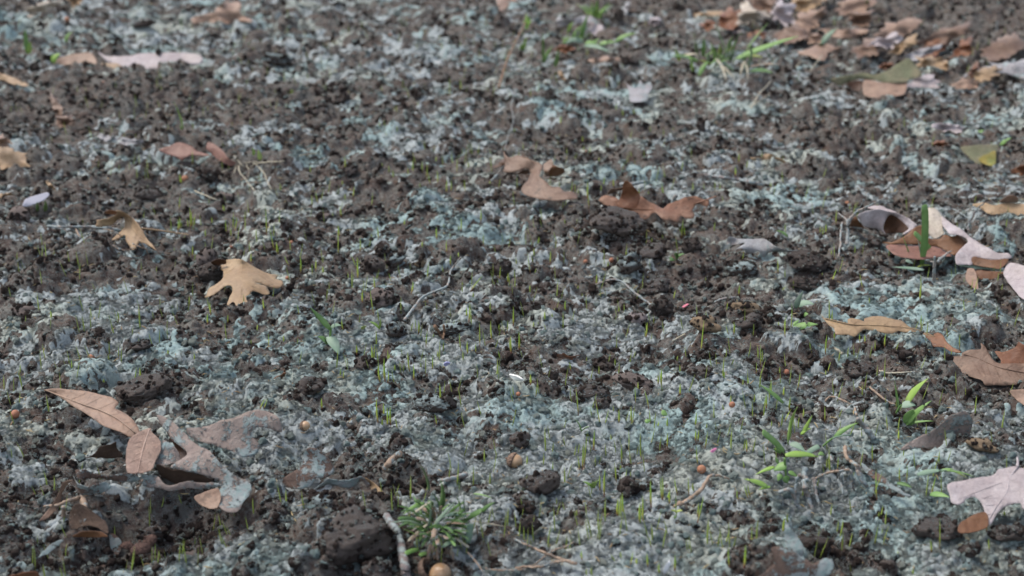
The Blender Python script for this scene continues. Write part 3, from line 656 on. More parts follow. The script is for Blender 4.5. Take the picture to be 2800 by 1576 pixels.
leaf('green-tinged leaf with a pink lobe, in front of the leaf pile at upper right', 'T7', [
 ('blade', 'green', [(1060,620,16),(1200,590,20),(1320,570,22),(1420,580,21),(1520,545,25),(1600,490,32),(1680,460,36),(1740,520,28),(1780,585,20),(1700,620,15),(1640,650,12),(1500,650,12),(1380,620,15),(1280,620,14),(1190,650,10),(1130,670,7)]),
 ('lower_lobe', 'tanpink', [(1330,630,14),(1500,650,12),(1650,620,14),(1640,740,3),(1500,765,0),(1400,765,0),(1320,740,1)]),
 ('folded_edge', 'darkunder', [(1190,655,8),(1310,630,12),(1300,710,1),(1230,700,1)])])
SM = [  # single leaves: crop, material, label, outline
 ('T7','tan','tan arched leaf behind the green-tinged leaf',[(1740,460,16),(1850,440,18),(1970,470,15),(1970,550,6),(1900,530,8),(1800,520,8),(1740,540,5)]),
 ('T7','white','whitish leaf lying above the green-tinged leaf',[(1640,440,8),(1750,390,14),(1920,355,18),(1890,400,12),(1780,445,6),(1720,470,3)]),
 ('T7','tan','tan leaf tilted up between the lilac leaf and the long brown leaf',[(1520,400,10),(1640,320,20),(1740,260,28),(1730,340,18),(1640,390,10),(1560,440,4)]),
 ('T7','pale','lilac leaf at the near edge of the leaf pile',[(1350,355,8),(1430,300,16),(1520,270,20),(1610,275,20),(1590,340,10),(1500,385,4),(1430,350,8)]),
 ('T7','brown','long brown leaf pointing to the upper right, right of the pile',[(1740,350,8),(1850,250,20),(2000,215,26),(2170,190,30),(2150,240,22),(2050,290,14),(1900,350,6),(1800,360,4)]),
 ('T7','rust','bright orange leaf at the upper right, under the long brown leaf',[(2010,450,2),(2060,340,14),(2150,300,20),(2200,370,12),(2160,420,5),(2060,450,2)]),
 ('T7','pale','pinkish white leaf in the middle of the leaf pile',[(590,110,16),(620,10,30),(700,15,32),(790,50,26),(760,100,18),(780,180,6),(740,200,3),(640,160,8)]),
 ('T7','cream','cream leaf leaning at the left end of the leaf pile',[(330,180,8),(350,70,22),(400,0,34),(450,50,28),(560,100,20),(560,140,12),(450,160,8),(380,190,4)]),
 ('T7','brown','brown leaf at the very top, behind the cream leaf of the pile',[(420,-60,40),(600,-60,42),(620,60,26),(560,100,18),(440,60,24)]),
 ('T7','tanpink','tan leaf with a lit right side, right of the pinkish white one in the pile',[(780,200,10),(820,110,22),(940,80,28),(1040,55,34),(1000,150,16),(930,220,6),(860,270,2),(790,260,3)]),
 ('T7','tan','orange-tan leaf cut by the top edge, in the leaf pile',[(780,-20,34),(960,-30,36),(940,60,24),(840,100,18),(770,60,24)]),
 ('T7','tanpink','low flat leaf between the pile and the lilac leaf',[(960,225,14),(1100,230,14),(1350,230,16),(1300,290,6),(1150,300,3),(1020,270,6)]),
 ('T7','brown','brown leaf standing at the right end of the leaf pile',[(1200,90,22),(1290,100,22),(1400,90,24),(1370,190,8),(1290,220,4),(1210,180,8)]),
 ('T7','pale','small pale leaf below the cream leaf of the pile',[(260,190,10),(300,120,16),(340,200,10),(400,230,5),(320,250,1),(260,230,3)]),
 ('T7','tan','thin tan leaf strip left of the leaf pile',[(0,110,4),(100,90,8),(260,95,10),(260,125,5),(100,125,2),(0,135,0)]),
 ('T7','rust','little orange leaf behind the right grass tuft',[(50,180,8),(130,150,14),(160,210,6),(130,250,1),(60,230,2)]),
 ('T7','white','bluish white leaf cut by the right edge, upper right',[(2140,600,2),(2270,490,12),(2400,500,12),(2576,450,18),(2700,500,14),(2700,640,0),(2500,600,2),(2380,570,6),(2250,610,1)]),
 ('T7','rust','small red-brown leaf touching the bluish white leaf',[(2140,590,6),(2190,490,14),(2230,520,10),(2190,600,1)]),
 ('T7','pale','narrow lilac-white leaf right of centre in the upper right quarter',[(1860,990,6),(1950,960,9),(2120,1000,4),(2080,1030,1),(1900,1020,1)]),
 ('T7','rust','small red-brown leaf above the yellow-green leaf',[(1850,1120,4),(1960,1100,8),(1980,1130,5),(1890,1160,1)]),
 ('T7','tan','slender tan leaf with an orange tail, right of the two middle leaves',[(430,1235,5),(540,1225,8),(550,1200,10),(620,1215,9),(680,1250,6),(760,1310,0),(700,1290,1),(640,1245,4),(540,1252,3),(470,1260,2)]),
 ('T7','rust','brown leaf corner at the right edge, above the other brown edge leaf',[(2480,1345,0),(2576,1280,10),(2700,1250,12),(2700,1360,0)]),
 ('T7','rust','small orange leaf left of the green-tinged leaf top',[(1440,520,5),(1500,485,10),(1570,500,8),(1520,535,2),(1450,545,1)]),
 ('T7','pale','rounded pale leaf right of the pink lobe of the green-tinged leaf',[(1660,680,3),(1750,610,12),(1860,595,14),(1910,680,3),(1800,700,0)]),
 ('T7','tanpink','pinkish leaf lying between the tuft and the lilac leaf',[(860,300,6),(960,260,12),(1010,290,8),(980,340,1),(880,330,1)]),
 ('T10','white','pale curled leaf at top centre, behind the middle grass blades',[(610,185,6),(700,145,14),(860,140,14),(870,180,8),(760,190,5),(650,200,3)]),
 ('T10','pale','pale leaf slanting down to the right at top centre',[(870,160,12),(960,190,10),(1045,260,3),(1030,290,0),(940,270,1),(880,200,6)]),
 ('T10','rust','small orange leaf at the foot of the middle grass blades',[(610,380,4),(680,350,10),(790,380,6),(720,415,1),(650,400,2)]),
 ('T10','tanpink','flat pinkish leaf between the two far grass tufts',[(890,470,3),(980,445,7),(1110,455,5),(1080,480,1),(950,500,0)]),
 ('T10','tan','tiny orange-tan leaf right of the upright stick',[(650,590,5),(670,550,9),(700,600,5),(710,640,0),(680,620,1)]),
 ('T10','white','whitish leaf with spiky lobes standing up, below the far tufts',[(1165,620,26),(1190,660,20),(1260,690,16),(1290,630,24),(1320,670,18),(1360,640,24),(1385,680,16),(1360,730,8),(1340,790,1),(1260,800,0),(1210,790,0),(1200,700,12)]),
 ('T10','tanpink','pink-brown leaf cut by the top edge, left of the middle grass blades',[(190,90,4),(170,-40,16),(330,-40,16),(300,20,8),(220,80,3)]),
 ('T10','pale','small pale upturned leaf between the far tufts, near the top',[(1350,180,4),(1380,140,10),(1450,135,12),(1450,180,6),(1400,200,2)]),
 ('T10','white','pale leaf sliver near the top edge, right of the middle blades',[(1120,100,2),(1180,20,14),(1210,30,14),(1190,100,4),(1130,120,0)]),
 ('T11','cream','cream leaf in the top left corner',[(170,80,10),(290,30,18),(350,10,22),(480,10,20),(450,60,10),(330,90,5),(250,130,0),(180,120,1)]),
 ('T11','tan','orange-tan leaf cut by the top edge beside the cream corner leaf',[(540,0,10),(560,-40,16),(650,-40,16),(640,20,6),(570,50,1)]),
 ('T11','tanpink','pinkish tan leaf humped like a tent at upper left, partly buried',[(1520,150,6),(1620,90,16),(1740,30,28),(1800,25,28),(1880,50,24),(1940,150,6),(1880,170,3),(1840,190,1),(1760,190,1),(1720,160,5),(1660,190,0),(1580,200,0)]),
 ('T11','tan','tan leaf sliver at the left edge, upper left',[(-60,560,8),(60,590,6),(200,650,1),(150,660,0),(40,640,0),(-60,610,2)]),
 ('B1','tan','tan leaf with a straight rib at the left edge of the picture',[(-60,-20,14),(100,10,14),(200,70,11),(265,110,8),(275,215,2),(160,240,0),(60,215,1),(-60,190,2)]),
 ('B1','tanpink','pinkish leaf lobe at the left edge, above the tan edge leaf',[(-60,-100,18),(40,-100,18),(110,-20,10),(40,10,8),(-60,0,8)]),
 ('B1','tan','small tan leaflet right of the tan edge leaf',[(450,350,8),(490,350,9),(550,440,3),(500,430,2)]),
 ('B1','tan','thin tan leaf edge at the left border below the tan edge leaf',[(-40,480,5),(60,455,8),(140,475,4),(60,500,2),(-40,530,1)]),
 ('A1','brown','brown leaf standing upright near the left edge, upper left',[(490,950,22),(560,970,20),(620,1080,12),(600,1150,6),(560,1160,5),(530,1100,10)]),
 ('A1','brown','brown leaf lying at the foot of the upright one, upper left',[(560,1170,8),(650,1140,10),(730,1150,8),(720,1230,2),(600,1260,0)]),
 ('A1','white','white-coated leaf piece under the left soil bank, left one',[(970,1330,6),(1100,1350,8),(1180,1380,4),(1120,1420,1),(1000,1400,1)]),
 ('A1','white','white-coated leaf piece under the left soil bank, right one',[(1200,1380,5),(1350,1380,5),(1430,1400,3),(1320,1450,0),(1230,1430,1)]),
 ('C3','rust','tiny rust-coloured leaf curled like a boat, in the middle of the picture',[(455,710,3),(490,680,8),(530,680,8),(580,705,4),(680,690,4),(600,735,0),(540,725,2),(480,730,1)]),
 ('C2','under','small brown leaf curl left of centre, on dark soil',[(170,920,2),(260,880,6),(280,820,10),(300,840,9),(290,900,4),(240,950,0)]),
 ('T13','washed','leaf whitewashed with pale mulch, left of the rolled leaf',[(190,740,5),(240,640,12),(400,660,11),(650,690,11),(900,670,13),(1060,730,12),(1150,810,11),(1300,890,9),(1450,925,7),(1650,910,8),(1720,960,4),(1600,995,1),(1480,960,3),(1290,940,4),(1050,930,4),(950,1030,-1),(870,1010,0),(830,925,4),(720,970,1),(620,1000,-1),(570,960,1),(520,890,6),(460,870,7),(380,900,4),(285,970,0),(400,880,6),(560,780,9),(540,750,9),(350,790,5),(200,790,4)]),
 ('N','tanpink','tan-pink leaf between the pile and the long brown leaf, high up',[(2395,95,10),(2440,62,22),(2500,50,26),(2520,70,18),(2470,100,6),(2420,112,2)]),
 ('N','rust','orange-brown leaf just left of the bright orange leaf',[(2500,150,4),(2545,112,16),(2600,100,18),(2590,130,8),(2540,160,2)]),
 ('N','brown','brown leaf right of the bright orange leaf, near the right edge',[(2680,150,6),(2720,110,18),(2790,90,22),(2800,130,10),(2740,165,2)]),
 ('N','tan','small tan leaf among the dark soil above the bluish white leaf',[(2650,210,4),(2690,185,12),(2740,190,8),(2700,222,1)]),
 ('N','tanpink','pinkish leaf low in the gap left of the green-tinged leaf',[(2190,150,4),(2230,125,12),(2290,130,10),(2260,160,2)]),
 ('N','brown','dark brown leaf half under the tan tilted one',[(2330,135,6),(2370,110,14),(2420,118,10),(2400,150,2),(2350,155,1)]),
 ('N','rust','russet leaf at the far left end of the leaf pile',[(1960,60,8),(1990,28,22),(2030,30,20),(2020,70,6),(1980,80,2)]),
 ('N','tan','tan leaf peeking over the pinkish white one, top edge',[(2170,-10,34),(2210,-30,38),(2260,-20,34),(2240,20,20),(2190,25,18)]),
 ('N','tanpink','tan-pink leaf at the top edge right of the pile',[(2290,20,18),(2330,-12,30),(2380,-5,28),(2370,35,12),(2320,45,8)]),
 ('N','brown','brown leaf below the pinkish white leaf of the pile',[(2120,95,6),(2160,70,16),(2210,85,10),(2190,115,2),(2140,118,1)]),
 ('N','rust','orange flake of leaf under the left end of the pile',[(2040,100,3),(2075,82,9),(2100,95,5),(2070,110,1)]),
 ('N','tanpink','pale brown leaf scrap right of the rounded pale leaf',[(2600,235,3),(2640,215,10),(2680,225,6),(2650,245,1)]),
]
def ragged(o, k, c):
    # small leaves get the wavy, lobed rim that a few read points leave out
    P = spline(np.array(o, float), True, max(6, np.ptp([p[0] for p in o])/12)); cen = P.mean(0); out = []
    for i, p in enumerate(P):
        a = 1+.62*mnoise.noise(Vector((i*.60, k*3.1, 0)))+.10*mnoise.noise(Vector((i*1.1, k*3.1, 7)))
        out.append((cen[0]+(p[0]-cen[0])*a, cen[1]+(p[1]-cen[1])*a, p[2]+5*mnoise.noise(Vector((i*.5, k, 4)))))
    return out
for k_, (c_, m_, l_, o_) in enumerate(SM):
    sp_ = l_.startswith('whitish leaf with spiky')
    leaf(l_, c_, [('blade', m_, ragged(o_, k_, c_) if len(o_) < 14 and not sp_ else o_)], hs=.45 if sp_ else 1.0, dz=.006 if m_ == 'washed' else 0.)
leaf('long pale leaf lying across the upper left, with a tan curled edge', 'T11', [
 ('blade', 'pale', [(760,400,20),(830,440,16),(1000,440,16),(1120,420,18),(1380,410,20),(1560,430,18),(1590,490,9),(1520,510,6),(1440,480,10),(1400,460,12),(1390,560,2),(1330,550,3),(1200,540,4),(1100,550,2),(1000,570,0),(940,520,6),(850,490,8)]),
 ('far_lobe', 'tanpink', [(400,510,6),(480,450,14),(600,420,18),(720,420,18),(760,500,8),(660,490,8),(560,510,5),(440,520,3)]),
 ('curled_edge', 'tan', [(680,540,5),(760,500,10),(900,495,12),(960,530,8),(980,575,1),(900,560,3),(840,560,2),(740,580,0)])])
leaf('reddish oak leaf with two raised lobes, upper left of centre', 'T12', [
 ('blade', 'red', [(860,180,14),(960,140,18),(1060,110,21),(1180,145,18),(1250,195,14),(1380,235,12),(1330,245,11),(1200,235,11),(1130,265,8),(1095,300,4),(1040,260,8),(930,220,10)]),
 ('second_lobe', 'red', [(1340,180,16),(1360,115,22),(1430,140,20),(1510,200,16),(1560,270,10),(1640,320,4),(1580,350,1),(1490,300,6),(1400,240,10)])])
leaf('tan oak leaf bent like a claw over a twig and dry stalks, left side', 'T12', [
 ('blade', 'tan', [(235,880,16),(240,905,14),(225,950,10),(330,945,10),(400,930,12),(460,880,16),(510,870,17),(520,930,13),(500,990,9),(400,1080,3),(340,1130,0),(440,1090,3),(520,1045,7),(530,1100,4),(570,1160,1),(610,1190,0),(660,1120,4),(700,1120,4),(760,1150,3),(840,1200,1),(770,1110,6),(730,1060,9),(690,990,14),(640,920,19),(560,850,24),(480,810,28),(430,800,28),(440,840,24),(350,870,19)]),
 ('curled_lobe', 'under', [(315,805,24),(360,785,27),(430,795,26),(430,825,23),(340,822,22)])],
 ribs=[[(470,815),(560,880),(600,970),(690,1080),(830,1195)]], stalk=[(690,975,12),(900,1000,7),(1160,1040,1)])
leaf('yellow-green leaf with an orange patch near the right edge', 'T7', [
 ('blade', 'green', [(2080,1150,10),(2180,1140,12),(2370,1130,12),(2360,1200,6),(2350,1310,-2),(2220,1290,-1),(2130,1220,3)]),
 ('orange_patch', 'yellow', [(2220,1240,5.5),(2300,1200,8.5),(2355,1190,8),(2345,1300,0),(2270,1285,1)])])
print('leaves', time.time()-T0)
# ------------------------------------------------------------------ clods and stones
def mat_clod(name, base, light, mul, up=.35):
    t = NT(name); c = t.coord(); n = t.noise(260, 6, .75, c)
    s = t.mix(t.ramp(n, [(.36, 0.0), (.62, 1.0)]), base, light)
    s = t.mix(t.ramp(t.noise(520, 3, .6, c), [(.60, 0.0), (.68, .6)]), s, (.26, .22, .18))
    s = t.mix(t.ramp(t.noise(330, 3, .6, c), [(.30, .4), (.38, 0.0)]), s, tuple(v*.35 for v in base))
    geo = t.add('ShaderNodeNewGeometry'); sp = t.add('ShaderNodeSeparateXYZ'); t.ln(geo.outputs['Normal'], sp.inputs[0])
    q = t.math('ADD', t.math('MULTIPLY', sp.outputs[2], up), t.math('MULTIPLY', t.math('SUBTRACT', t.noise(90, 5, .75, c), .5), 1.8))
    f = t.ramp(t.math('ADD', q, mul), [(.46, 0.0), (.58, 1.0)])
    col = t.mix(f, s, t.mix(t.ramp(t.noise(200, 4, .7, c), [(.4, 0.0), (.6, 1.0)]), MUL_B, MUL_L))
    t.bump(t.math('ADD', t.noise(600, 6, .8, c), f), .0010, .9)
    return t.out(col, .95, .12)
CM = {'dark': mat_clod('dark_soil', (.045,.037,.034), (.09,.074,.066), -.02), 'brown': mat_clod('brown_soil', (.095,.077,.069), (.155,.127,.112), .10),
      'tan': mat_clod('tan_soil', (.20,.14,.09), (.28,.21,.14), -.1), 'stone': mat_clod('grey_brown_stone', (.13,.105,.095), (.19,.155,.14), -.2, .1),
      'mulch': mat_clod('mulched_soil', (.075,.058,.05), (.13,.10,.085), .36), 'pink': mat_clod('pinkish_clod', (.27,.215,.20), (.36,.30,.29), .1)}
rc = random.Random(11)
CM_MESH = [crumb_mesh(100+k, 4, .30, 'clod', .45) for k in range(10)]
SURF2 = []
SURF = []   # points on mulch-covered things where loose flakes also sit
CL = [('B2',1150,1150,220,190,'brown','round brown clod like a ball, above the small pointed twig'),('B2',1240,1030,110,80,'brown','small brown clod touching the round ball-like clod'),('B2',820,1200,150,120,'dark','dark clod left of the round ball-like clod'),
('B2',1590,1230,140,120,'brown','brown clod right of the round ball-like clod'),('B2',1640,1120,110,110,'tan','reddish tan clod above its brown neighbour, left of centre'),('B2',680,720,130,70,'stone','flat tan stone right of the clump of seedlings, left of centre'),
('B2',1400,1110,170,140,'mulch','clod capped with white mulch beside the round ball-like clod'),('B2',2440,1170,190,200,'dark','very dark crumbly clod in the centre of the picture'),('B2',930,260,160,110,'brown','brown clod between seedlings, left of the arched brown leaf'),
('C2',1250,190,280,230,'stone','broad stone with mulch on its right shoulder, left of the long coated twig'),('C2',550,1150,260,150,'brown','oblong brown clod left of the seedlings, lower left of centre'),('C2',1100,870,220,150,'brown','brown clod behind the close group of seedlings, left of centre'),
('C2',1740,1250,300,230,'mulch','smooth mulch-veiled clod above the green tuft'),('C2',1910,1180,160,180,'brown','brown clod behind the single tall seedling above the acorn'),('C2',1940,480,330,160,'mulch','wide mulched clod with a dark chip on it, in the centre'),
('C2',1380,490,170,160,'mulch','mulched clod right of the curled green sprout'),('C3',200,210,220,200,'brown','big brown clod just under the centre of the picture'),('C3',1910,550,230,200,'tan','crumbly tan clod behind a tall seedling, right of centre'),
('C3',1240,270,190,160,'pink','pale pinkish clod under the forked end of the arching twig'),('C3',780,1010,280,200,'brown','large brown clod with a pale chip, above the bottom seedlings'),('C3',1230,950,380,180,'stone','flat brown slab in the mulch right of centre'),
('C3',1870,1040,220,150,'brown','brown clod on the bright mulch, right of the flat slab'),('C3',900,620,200,150,'dark','dark clod right of the tiny rust-coloured leaf'),('C3',1900,790,180,150,'dark','dark clod below the crumbly tan clod'),
('C3',400,850,120,120,'dark','dark clod left of the small rust leaf, with mulch in front'),('C3',2350,430,250,120,'brown','flat brown clod right of the crumbly tan clod'),('C3',2300,300,230,150,'tan','tan and dark crumbly clod near the two green shoots, right'),
('C3',1480,200,180,200,'dark','dark clod right of the forked twig end'),('C3',890,1190,150,150,'brown','brown clod between two tall seedlings, low centre'),
('B3',1010,960,460,230,'brown','biggest dark mound of soil, right below the rust-brown leaf'),('B3',1180,1180,250,200,'mulch','mulched clod right of the two orange galls'),('B3',1420,1320,300,150,'brown','long brown clod behind the arching twig'),
('B3',560,830,130,120,'dark','dark clod left above the biggest mound'),('B3',1780,1060,180,170,'dark','dark clod right of the dark green leaflets'),('B3',2290,1210,280,180,'mulch','mulched clod below the whitewashed leaf'),('B3',1400,1100,250,130,'brown','smooth brown clod left of the dark green leaflets'),
('C1',1420,1160,540,290,'brown','very big brown clod beside the pointed orange-tan leaf'),('C1',260,270,230,170,'stone','grey stone near the left edge, below middle height'),('C1',1400,640,200,120,'brown','brown clod below the left white-dusted bank'),
('B1',190,720,270,220,'stone','squarish tan-brown stone at the left edge'),('B1',2060,1150,200,200,'stone','lilac-grey stone tip behind the light tan oak leaf'),('B1',2080,1290,290,170,'dark','dark block of soil left of the light tan oak leaf'),('B1',1460,390,220,130,'brown','brown clod left of the seedling clump, left side'),
('B1',2040,240,190,110,'dark','dark clod under the reddish oak leaf'),('B1',2200,440,220,100,'stone','flat brown clod above the seedling clump'),
('D2',970,1050,640,560,'brown','huge brown clod with a mulch cap at the bottom, left of the thick stick'),('D2',1200,1350,280,230,'brown','brown clod at the bottom edge, right of the huge clod'),('D2',220,690,250,150,'brown','brown clod left above the huge clod'),('D2',650,690,200,150,'mulch','mulched clod on the upper left of the huge clod'),
('D3',1140,615,230,190,'dark','rounded dark dirt ball between seedlings at the bottom'),('D3',290,600,330,270,'brown','brown clod with a mulch patch below the acorn'),('D3',60,110,220,200,'brown','brown clod just above the acorn'),
('D3',160,960,180,240,'dark','dark oval clod down in the pit at the bottom'),('D3',110,790,220,140,'dark','dark clod over the pit at the bottom'),('D3',1300,590,220,150,'mulch','mulched clod touching the rounded dark dirt ball'),
('D4',450,1080,320,250,'dark','dark crumbly clod cradled by the bulging brown leaf'),('D4',1690,1010,400,180,'brown','flat brown clod left of the lilac-white leaf curl'),('D4',2100,340,230,150,'tan','tan crumbly clod above the lilac-white leaf'),
('D4',2400,1080,300,190,'brown','flat brown clod at the right edge below the lilac-white leaf'),('D4',1980,1240,180,130,'dark','dark clod in bright mulch, bottom right'),('D4',1200,1300,170,180,'brown','brown clod at the bottom, right of the bulging leaf'),
('C4',900,790,280,170,'brown','brown clod below the shadow of the flat tan leaf'),('C4',1300,730,200,110,'dark','dark clod left of the wide brown leaf'),('C4',860,1130,170,120,'dark','dark clod left of the three-bladed green plant'),
('D1',1480,690,240,150,'brown','brown clod under the mouth of the trough-shaped leaf'),('D1',1840,805,110,80,'stone','smooth pebble in the lower left hollow'),('D1',1370,850,100,80,'stone','small brown pebble left of the smooth pebble'),('D1',1720,740,120,140,'brown','upright brown clod above the smooth pebble'),
('B4',390,1190,350,190,'dark','dark mound left of the rolled pale leaf'),('B4',400,1380,300,120,'dark','low dark clod below the dark mound on the right'),('B4',60,900,150,100,'dark','dark clod above the whitewashed leaf'),('B4',1060,950,170,120,'brown','brown clod right below the rolled leaf'),
('A1',1430,290,160,100,'dark','dark clod in the bluish mulch at upper left'),('A2',600,1080,220,120,'brown','smooth brown clod in the upper left of centre'),('A2',1600,1020,170,120,'brown','rounded brown clod left of the upright stick foot'),
('A2',860,1040,160,90,'dark','dark clod right of the smooth brown one, upper half'),('A2',210,620,230,140,'mulch','mulch-capped clod with a dark hole beneath, upper left'),('A2',2160,880,130,80,'brown','small clod near the foot of the upright stick'),
('A3',1180,600,170,90,'dark','dark clod between the far grass tufts'),('A3',1060,200,110,110,'brown','upright brown clod near the top, centre right'),('A3',370,1050,120,110,'brown','round brown clod above the arched brown leaf'),('A3',1870,1280,80,110,'dark','small upright dark clod right of centre, upper half'),('A3',1650,150,90,100,'dark','dark clod left of the leaf pile'),
('A1',330,700,140,80,'dark','dark clod under the long pale leaf at the left'),('A1',1580,630,60,50,'dark','dark nub of soil lying on the long pale leaf')]
for i, (cr, X, Y, w, h, mt, lab) in enumerate(CL):
    px, py = nat(cr, X, Y); s = CROP[cr][2]; mm = mmpx(py)/1000.; Wm = w*s*mm; Hp = h*s*mm
    hgt = max(.45*Wm, (Hp-.28*Wm)/.95); dep = Wm*.8
    g0 = at(px, py+h*s*.30, .004); z0 = gz(g0[0], g0[1])
    big = w > 270
    me = (crumb_mesh(300+i, 5, .26, 'clod', .5) if big else CM_MESH[i % 10].copy()); me.materials.append(CM[mt])
    o = link('stone' if mt == 'stone' else 'soil_clod', me); o.location = (g0[0], g0[1]+dep*.15, z0+hgt*.46)
    o.scale = (Wm*.54, dep*.5, hgt*.74); o.rotation_euler = (rc.uniform(-.3, .3), rc.uniform(-.3, .3), rc.uniform(0, 6.28) if abs(w-h) < 60 else rc.uniform(-.4, .4))
    if lab.startswith('dark nub'): o.location = (g0[0], g0[1], .022)
    tag(o, lab, 'stone' if mt == 'stone' else 'soil clod')
    if 1:
        M = Matrix.LocRotScale(o.location, o.rotation_euler, o.scale)
        for k in range(int(14+4500*Wm*(.5+hgt*20)) if not lab.startswith('smooth peb') else 0):
            v = me.vertices[rc.randrange(len(me.vertices))]
            if v.normal.z > -.1: p = M @ v.co; SURF2.append((p.x, p.y, p.z))
    if mt in ('mulch', 'brown', 'dark', 'pink'):
        M = Matrix.LocRotScale(o.location, o.rotation_euler, o.scale)
        vs = me.vertices; n = {'mulch': 70, 'brown': 26, 'dark': 14, 'pink': 20}[mt]*(4 if big else 1)
        for k in range(n):
            v = vs[rc.randrange(len(vs))]
            if v.normal.z > .1: p = M @ v.co; SURF.append((p.x, p.y, p.z))
# flakes and fibres lying on the mulch-smeared leaves
for o in list(COL.objects):
    if o.type == 'MESH' and o.data.materials and o.data.materials[0] and o.data.materials[0].name.split('.')[0] in ('mulched_leaf', 'brown_mulched_leaf'):
        k = 1.0 if o.data.materials[0].name.startswith('mulched') else .35
        base = Vector(o.parent.location) if o.parent else Vector(o.location)
        vs = o.data.vertices; ar = sum(p.area for p in o.data.polygons)
        for q in range(int(ar*k*60000)):
            p = vs[rc.randrange(len(vs))].co+base
            if mnoise.noise(p*45) > (-.12 if k == 1 else .05): SURF.append((p.x+rc.uniform(-.001, .001), p.y+rc.uniform(-.001, .001), p.z+.0002))
# ------------------------------------------------------------------ galls and acorns
def mat_gall():
    t = NT('gall_skin'); c = t.coord(); oi = t.add('ShaderNodeObjectInfo')
    k = t.mix(t.ramp(t.noise(420, 4, .6, c), [(.38, 0.0), (.62, 1.0)]), (.30, .13, .065), (.37, .19, .11)); k = t.mix(t.math('MULTIPLY', oi.outputs['Random'], .6), k, (.33, .12, .08))
    k = t.mix(t.ramp(t.noise(900, 3, .6, c), [(.63, 0.0), (.68, .8)]), k, (.16, .06, .04)); t.bump(t.noise(900, 3, .6, c), .0003, .5); return t.out(k, .6, .3)
MG = mat_gall()
def ball(name, r, sub=3, amp=.03, seed=1):
    bm = bmesh.new(); bmesh.ops.create_icosphere(bm, subdivisions=sub, radius=1)
    for v in bm.verts: v.co = v.co*(1+amp*mnoise.noise(v.co*2+Vector((seed, 0, 0))))*r
    me = bpy.data.meshes.new(name); bm.to_mesh(me); bm.free(); me.polygons.foreach_set('use_smooth', [True]*len(me.polygons)); return me
GM = ball('gall', 1, 3, .10)
GM.materials.append(MG)
for cr, X, Y, d, lab in [('C1',902,722,84,'round orange gall on pale mulch, left side, above the pointed leaf'),('C1',150,1280,100,'dull pink gall at the left edge'),('B1',1835,322,78,'red-orange gall beside the upper clump of seedlings'),
 ('B3',728,1145,50,'left one of the two galls below the biggest mound'),('B3',985,1130,56,'right one of the two galls below the biggest mound'),('C3',62,1080,54,'red gall below the white chip'),('C3',2182,1185,70,'orange gall behind a seedling, right of centre'),
 ('D3',1880,392,100,'orange gall half sunk in mulch above the brown twig'),('C4',182,866,76,'dark red gall below the tip of the flat tan leaf'),('B4',785,570,60,'orange gall just left of the rolled leaf'),('B2',350,955,46,'small orange gall among seedlings, left of centre'),
 ('B2',312,1308,46,'small orange gall right of the light tan leaf'),('A2',1330,348,36,'tiny red gall near the top, left of centre'),('A2',470,700,40,'tiny red gall in the dark bank, upper left'),('A1',665,195,60,'small orange gall at the top left'),
 ('B3',735,50,26,'tiny orange gall above the rust-brown leaf'),('B3',1800,68,28,'tiny orange gall far right of the rust-brown leaf'),('A1',1030,835,66,'small red gall under the long pale leaf'),('T12',1845,890,36,'pinkish gall left of the tall seedling pair'),('T12',1590,1160,30,'tiny red gall above the light tan leaf')]:
    px, py = nat(cr, X, Y); r = d*.44*CROP[cr][2]*mmpx(py)/1000
    g0 = at(px, py+d*.3*CROP[cr][2], .004); z0 = gz(g0[0], g0[1]); g0 = at(px, py, z0+r*.45)
    o = link('oak_gall', GM); o.location = (g0[0], g0[1], z0+r*.45); o.scale = (r, r, r*.97); tag(o, lab, 'gall'); o.rotation_euler = (rc.random()*6, rc.random()*6, rc.random()*6)
t = NT('acorn_shell'); c = t.coord(); t.out(t.mix(t.ramp(t.noise(160, 3, .5, c), [(.4, 0.0), (.6, 1.0)]), (.34, .20, .10), (.42, .28, .17)), .35, .5); M_NUT = t.m
t = NT('acorn_cup'); c = t.coord(); v_ = t.add('ShaderNodeTexVoronoi'); v_.inputs['Scale'].default_value = 900; t.ln(c, v_.inputs['Vector'])
t.bump(v_.outputs['Distance'], .0005, 1.0); t.out(t.mix(t.ramp(v_.outputs['Distance'], [(.1, 0.0), (.7, 1.0)]), (.26, .19, .14), (.13, .085, .065)), .9, .1); M_CUP = t.m
t = NT('dark_acorn_cup'); c = t.coord(); v_ = t.add('ShaderNodeTexVoronoi'); v_.inputs['Scale'].default_value = 800; t.ln(c, v_.inputs['Vector'])
t.bump(v_.outputs['Distance'], .0006, 1.0); t.out(t.mix(t.ramp(v_.outputs['Distance'], [(.1, 0.0), (.7, 1.0)]), (.12, .075, .06), (.055, .035, .03)), .9, .1); M_DCUP = t.m
def lathe(prof, n=20):
    V = []; Fc = []
    for r, z in prof:
        for k in range(n): th = 2*math.pi*k/n; V.append((r*math.cos(th), r*math.sin(th), z))
    for i in range(len(prof)-1):
        for k in range(n): Fc.append((i*n+k, i*n+(k+1) % n, (i+1)*n+(k+1) % n, (i+1)*n+k))
    return V, Fc
NUT = [(.05*0+.01, 1.35), (.10, 1.28), (.35, 1.22), (.72, 1.0), (.93, .65), (1.0, .25), (1.0, -.1), (.9, -.4), (.5, -.6), (.01, -.65)]
CUP = [(.98, .18), (1.10, .20), (1.16, .05), (1.12, -.25), (.92, -.55), (.6, -.78), (.25, -.88), (.16, -1.0), (.14, -1.18), (.01, -1.2)]
CUPI = [(1.02, .2), (.95, .0), (.75, -.35), (.4, -.55), (.01, -.6)]
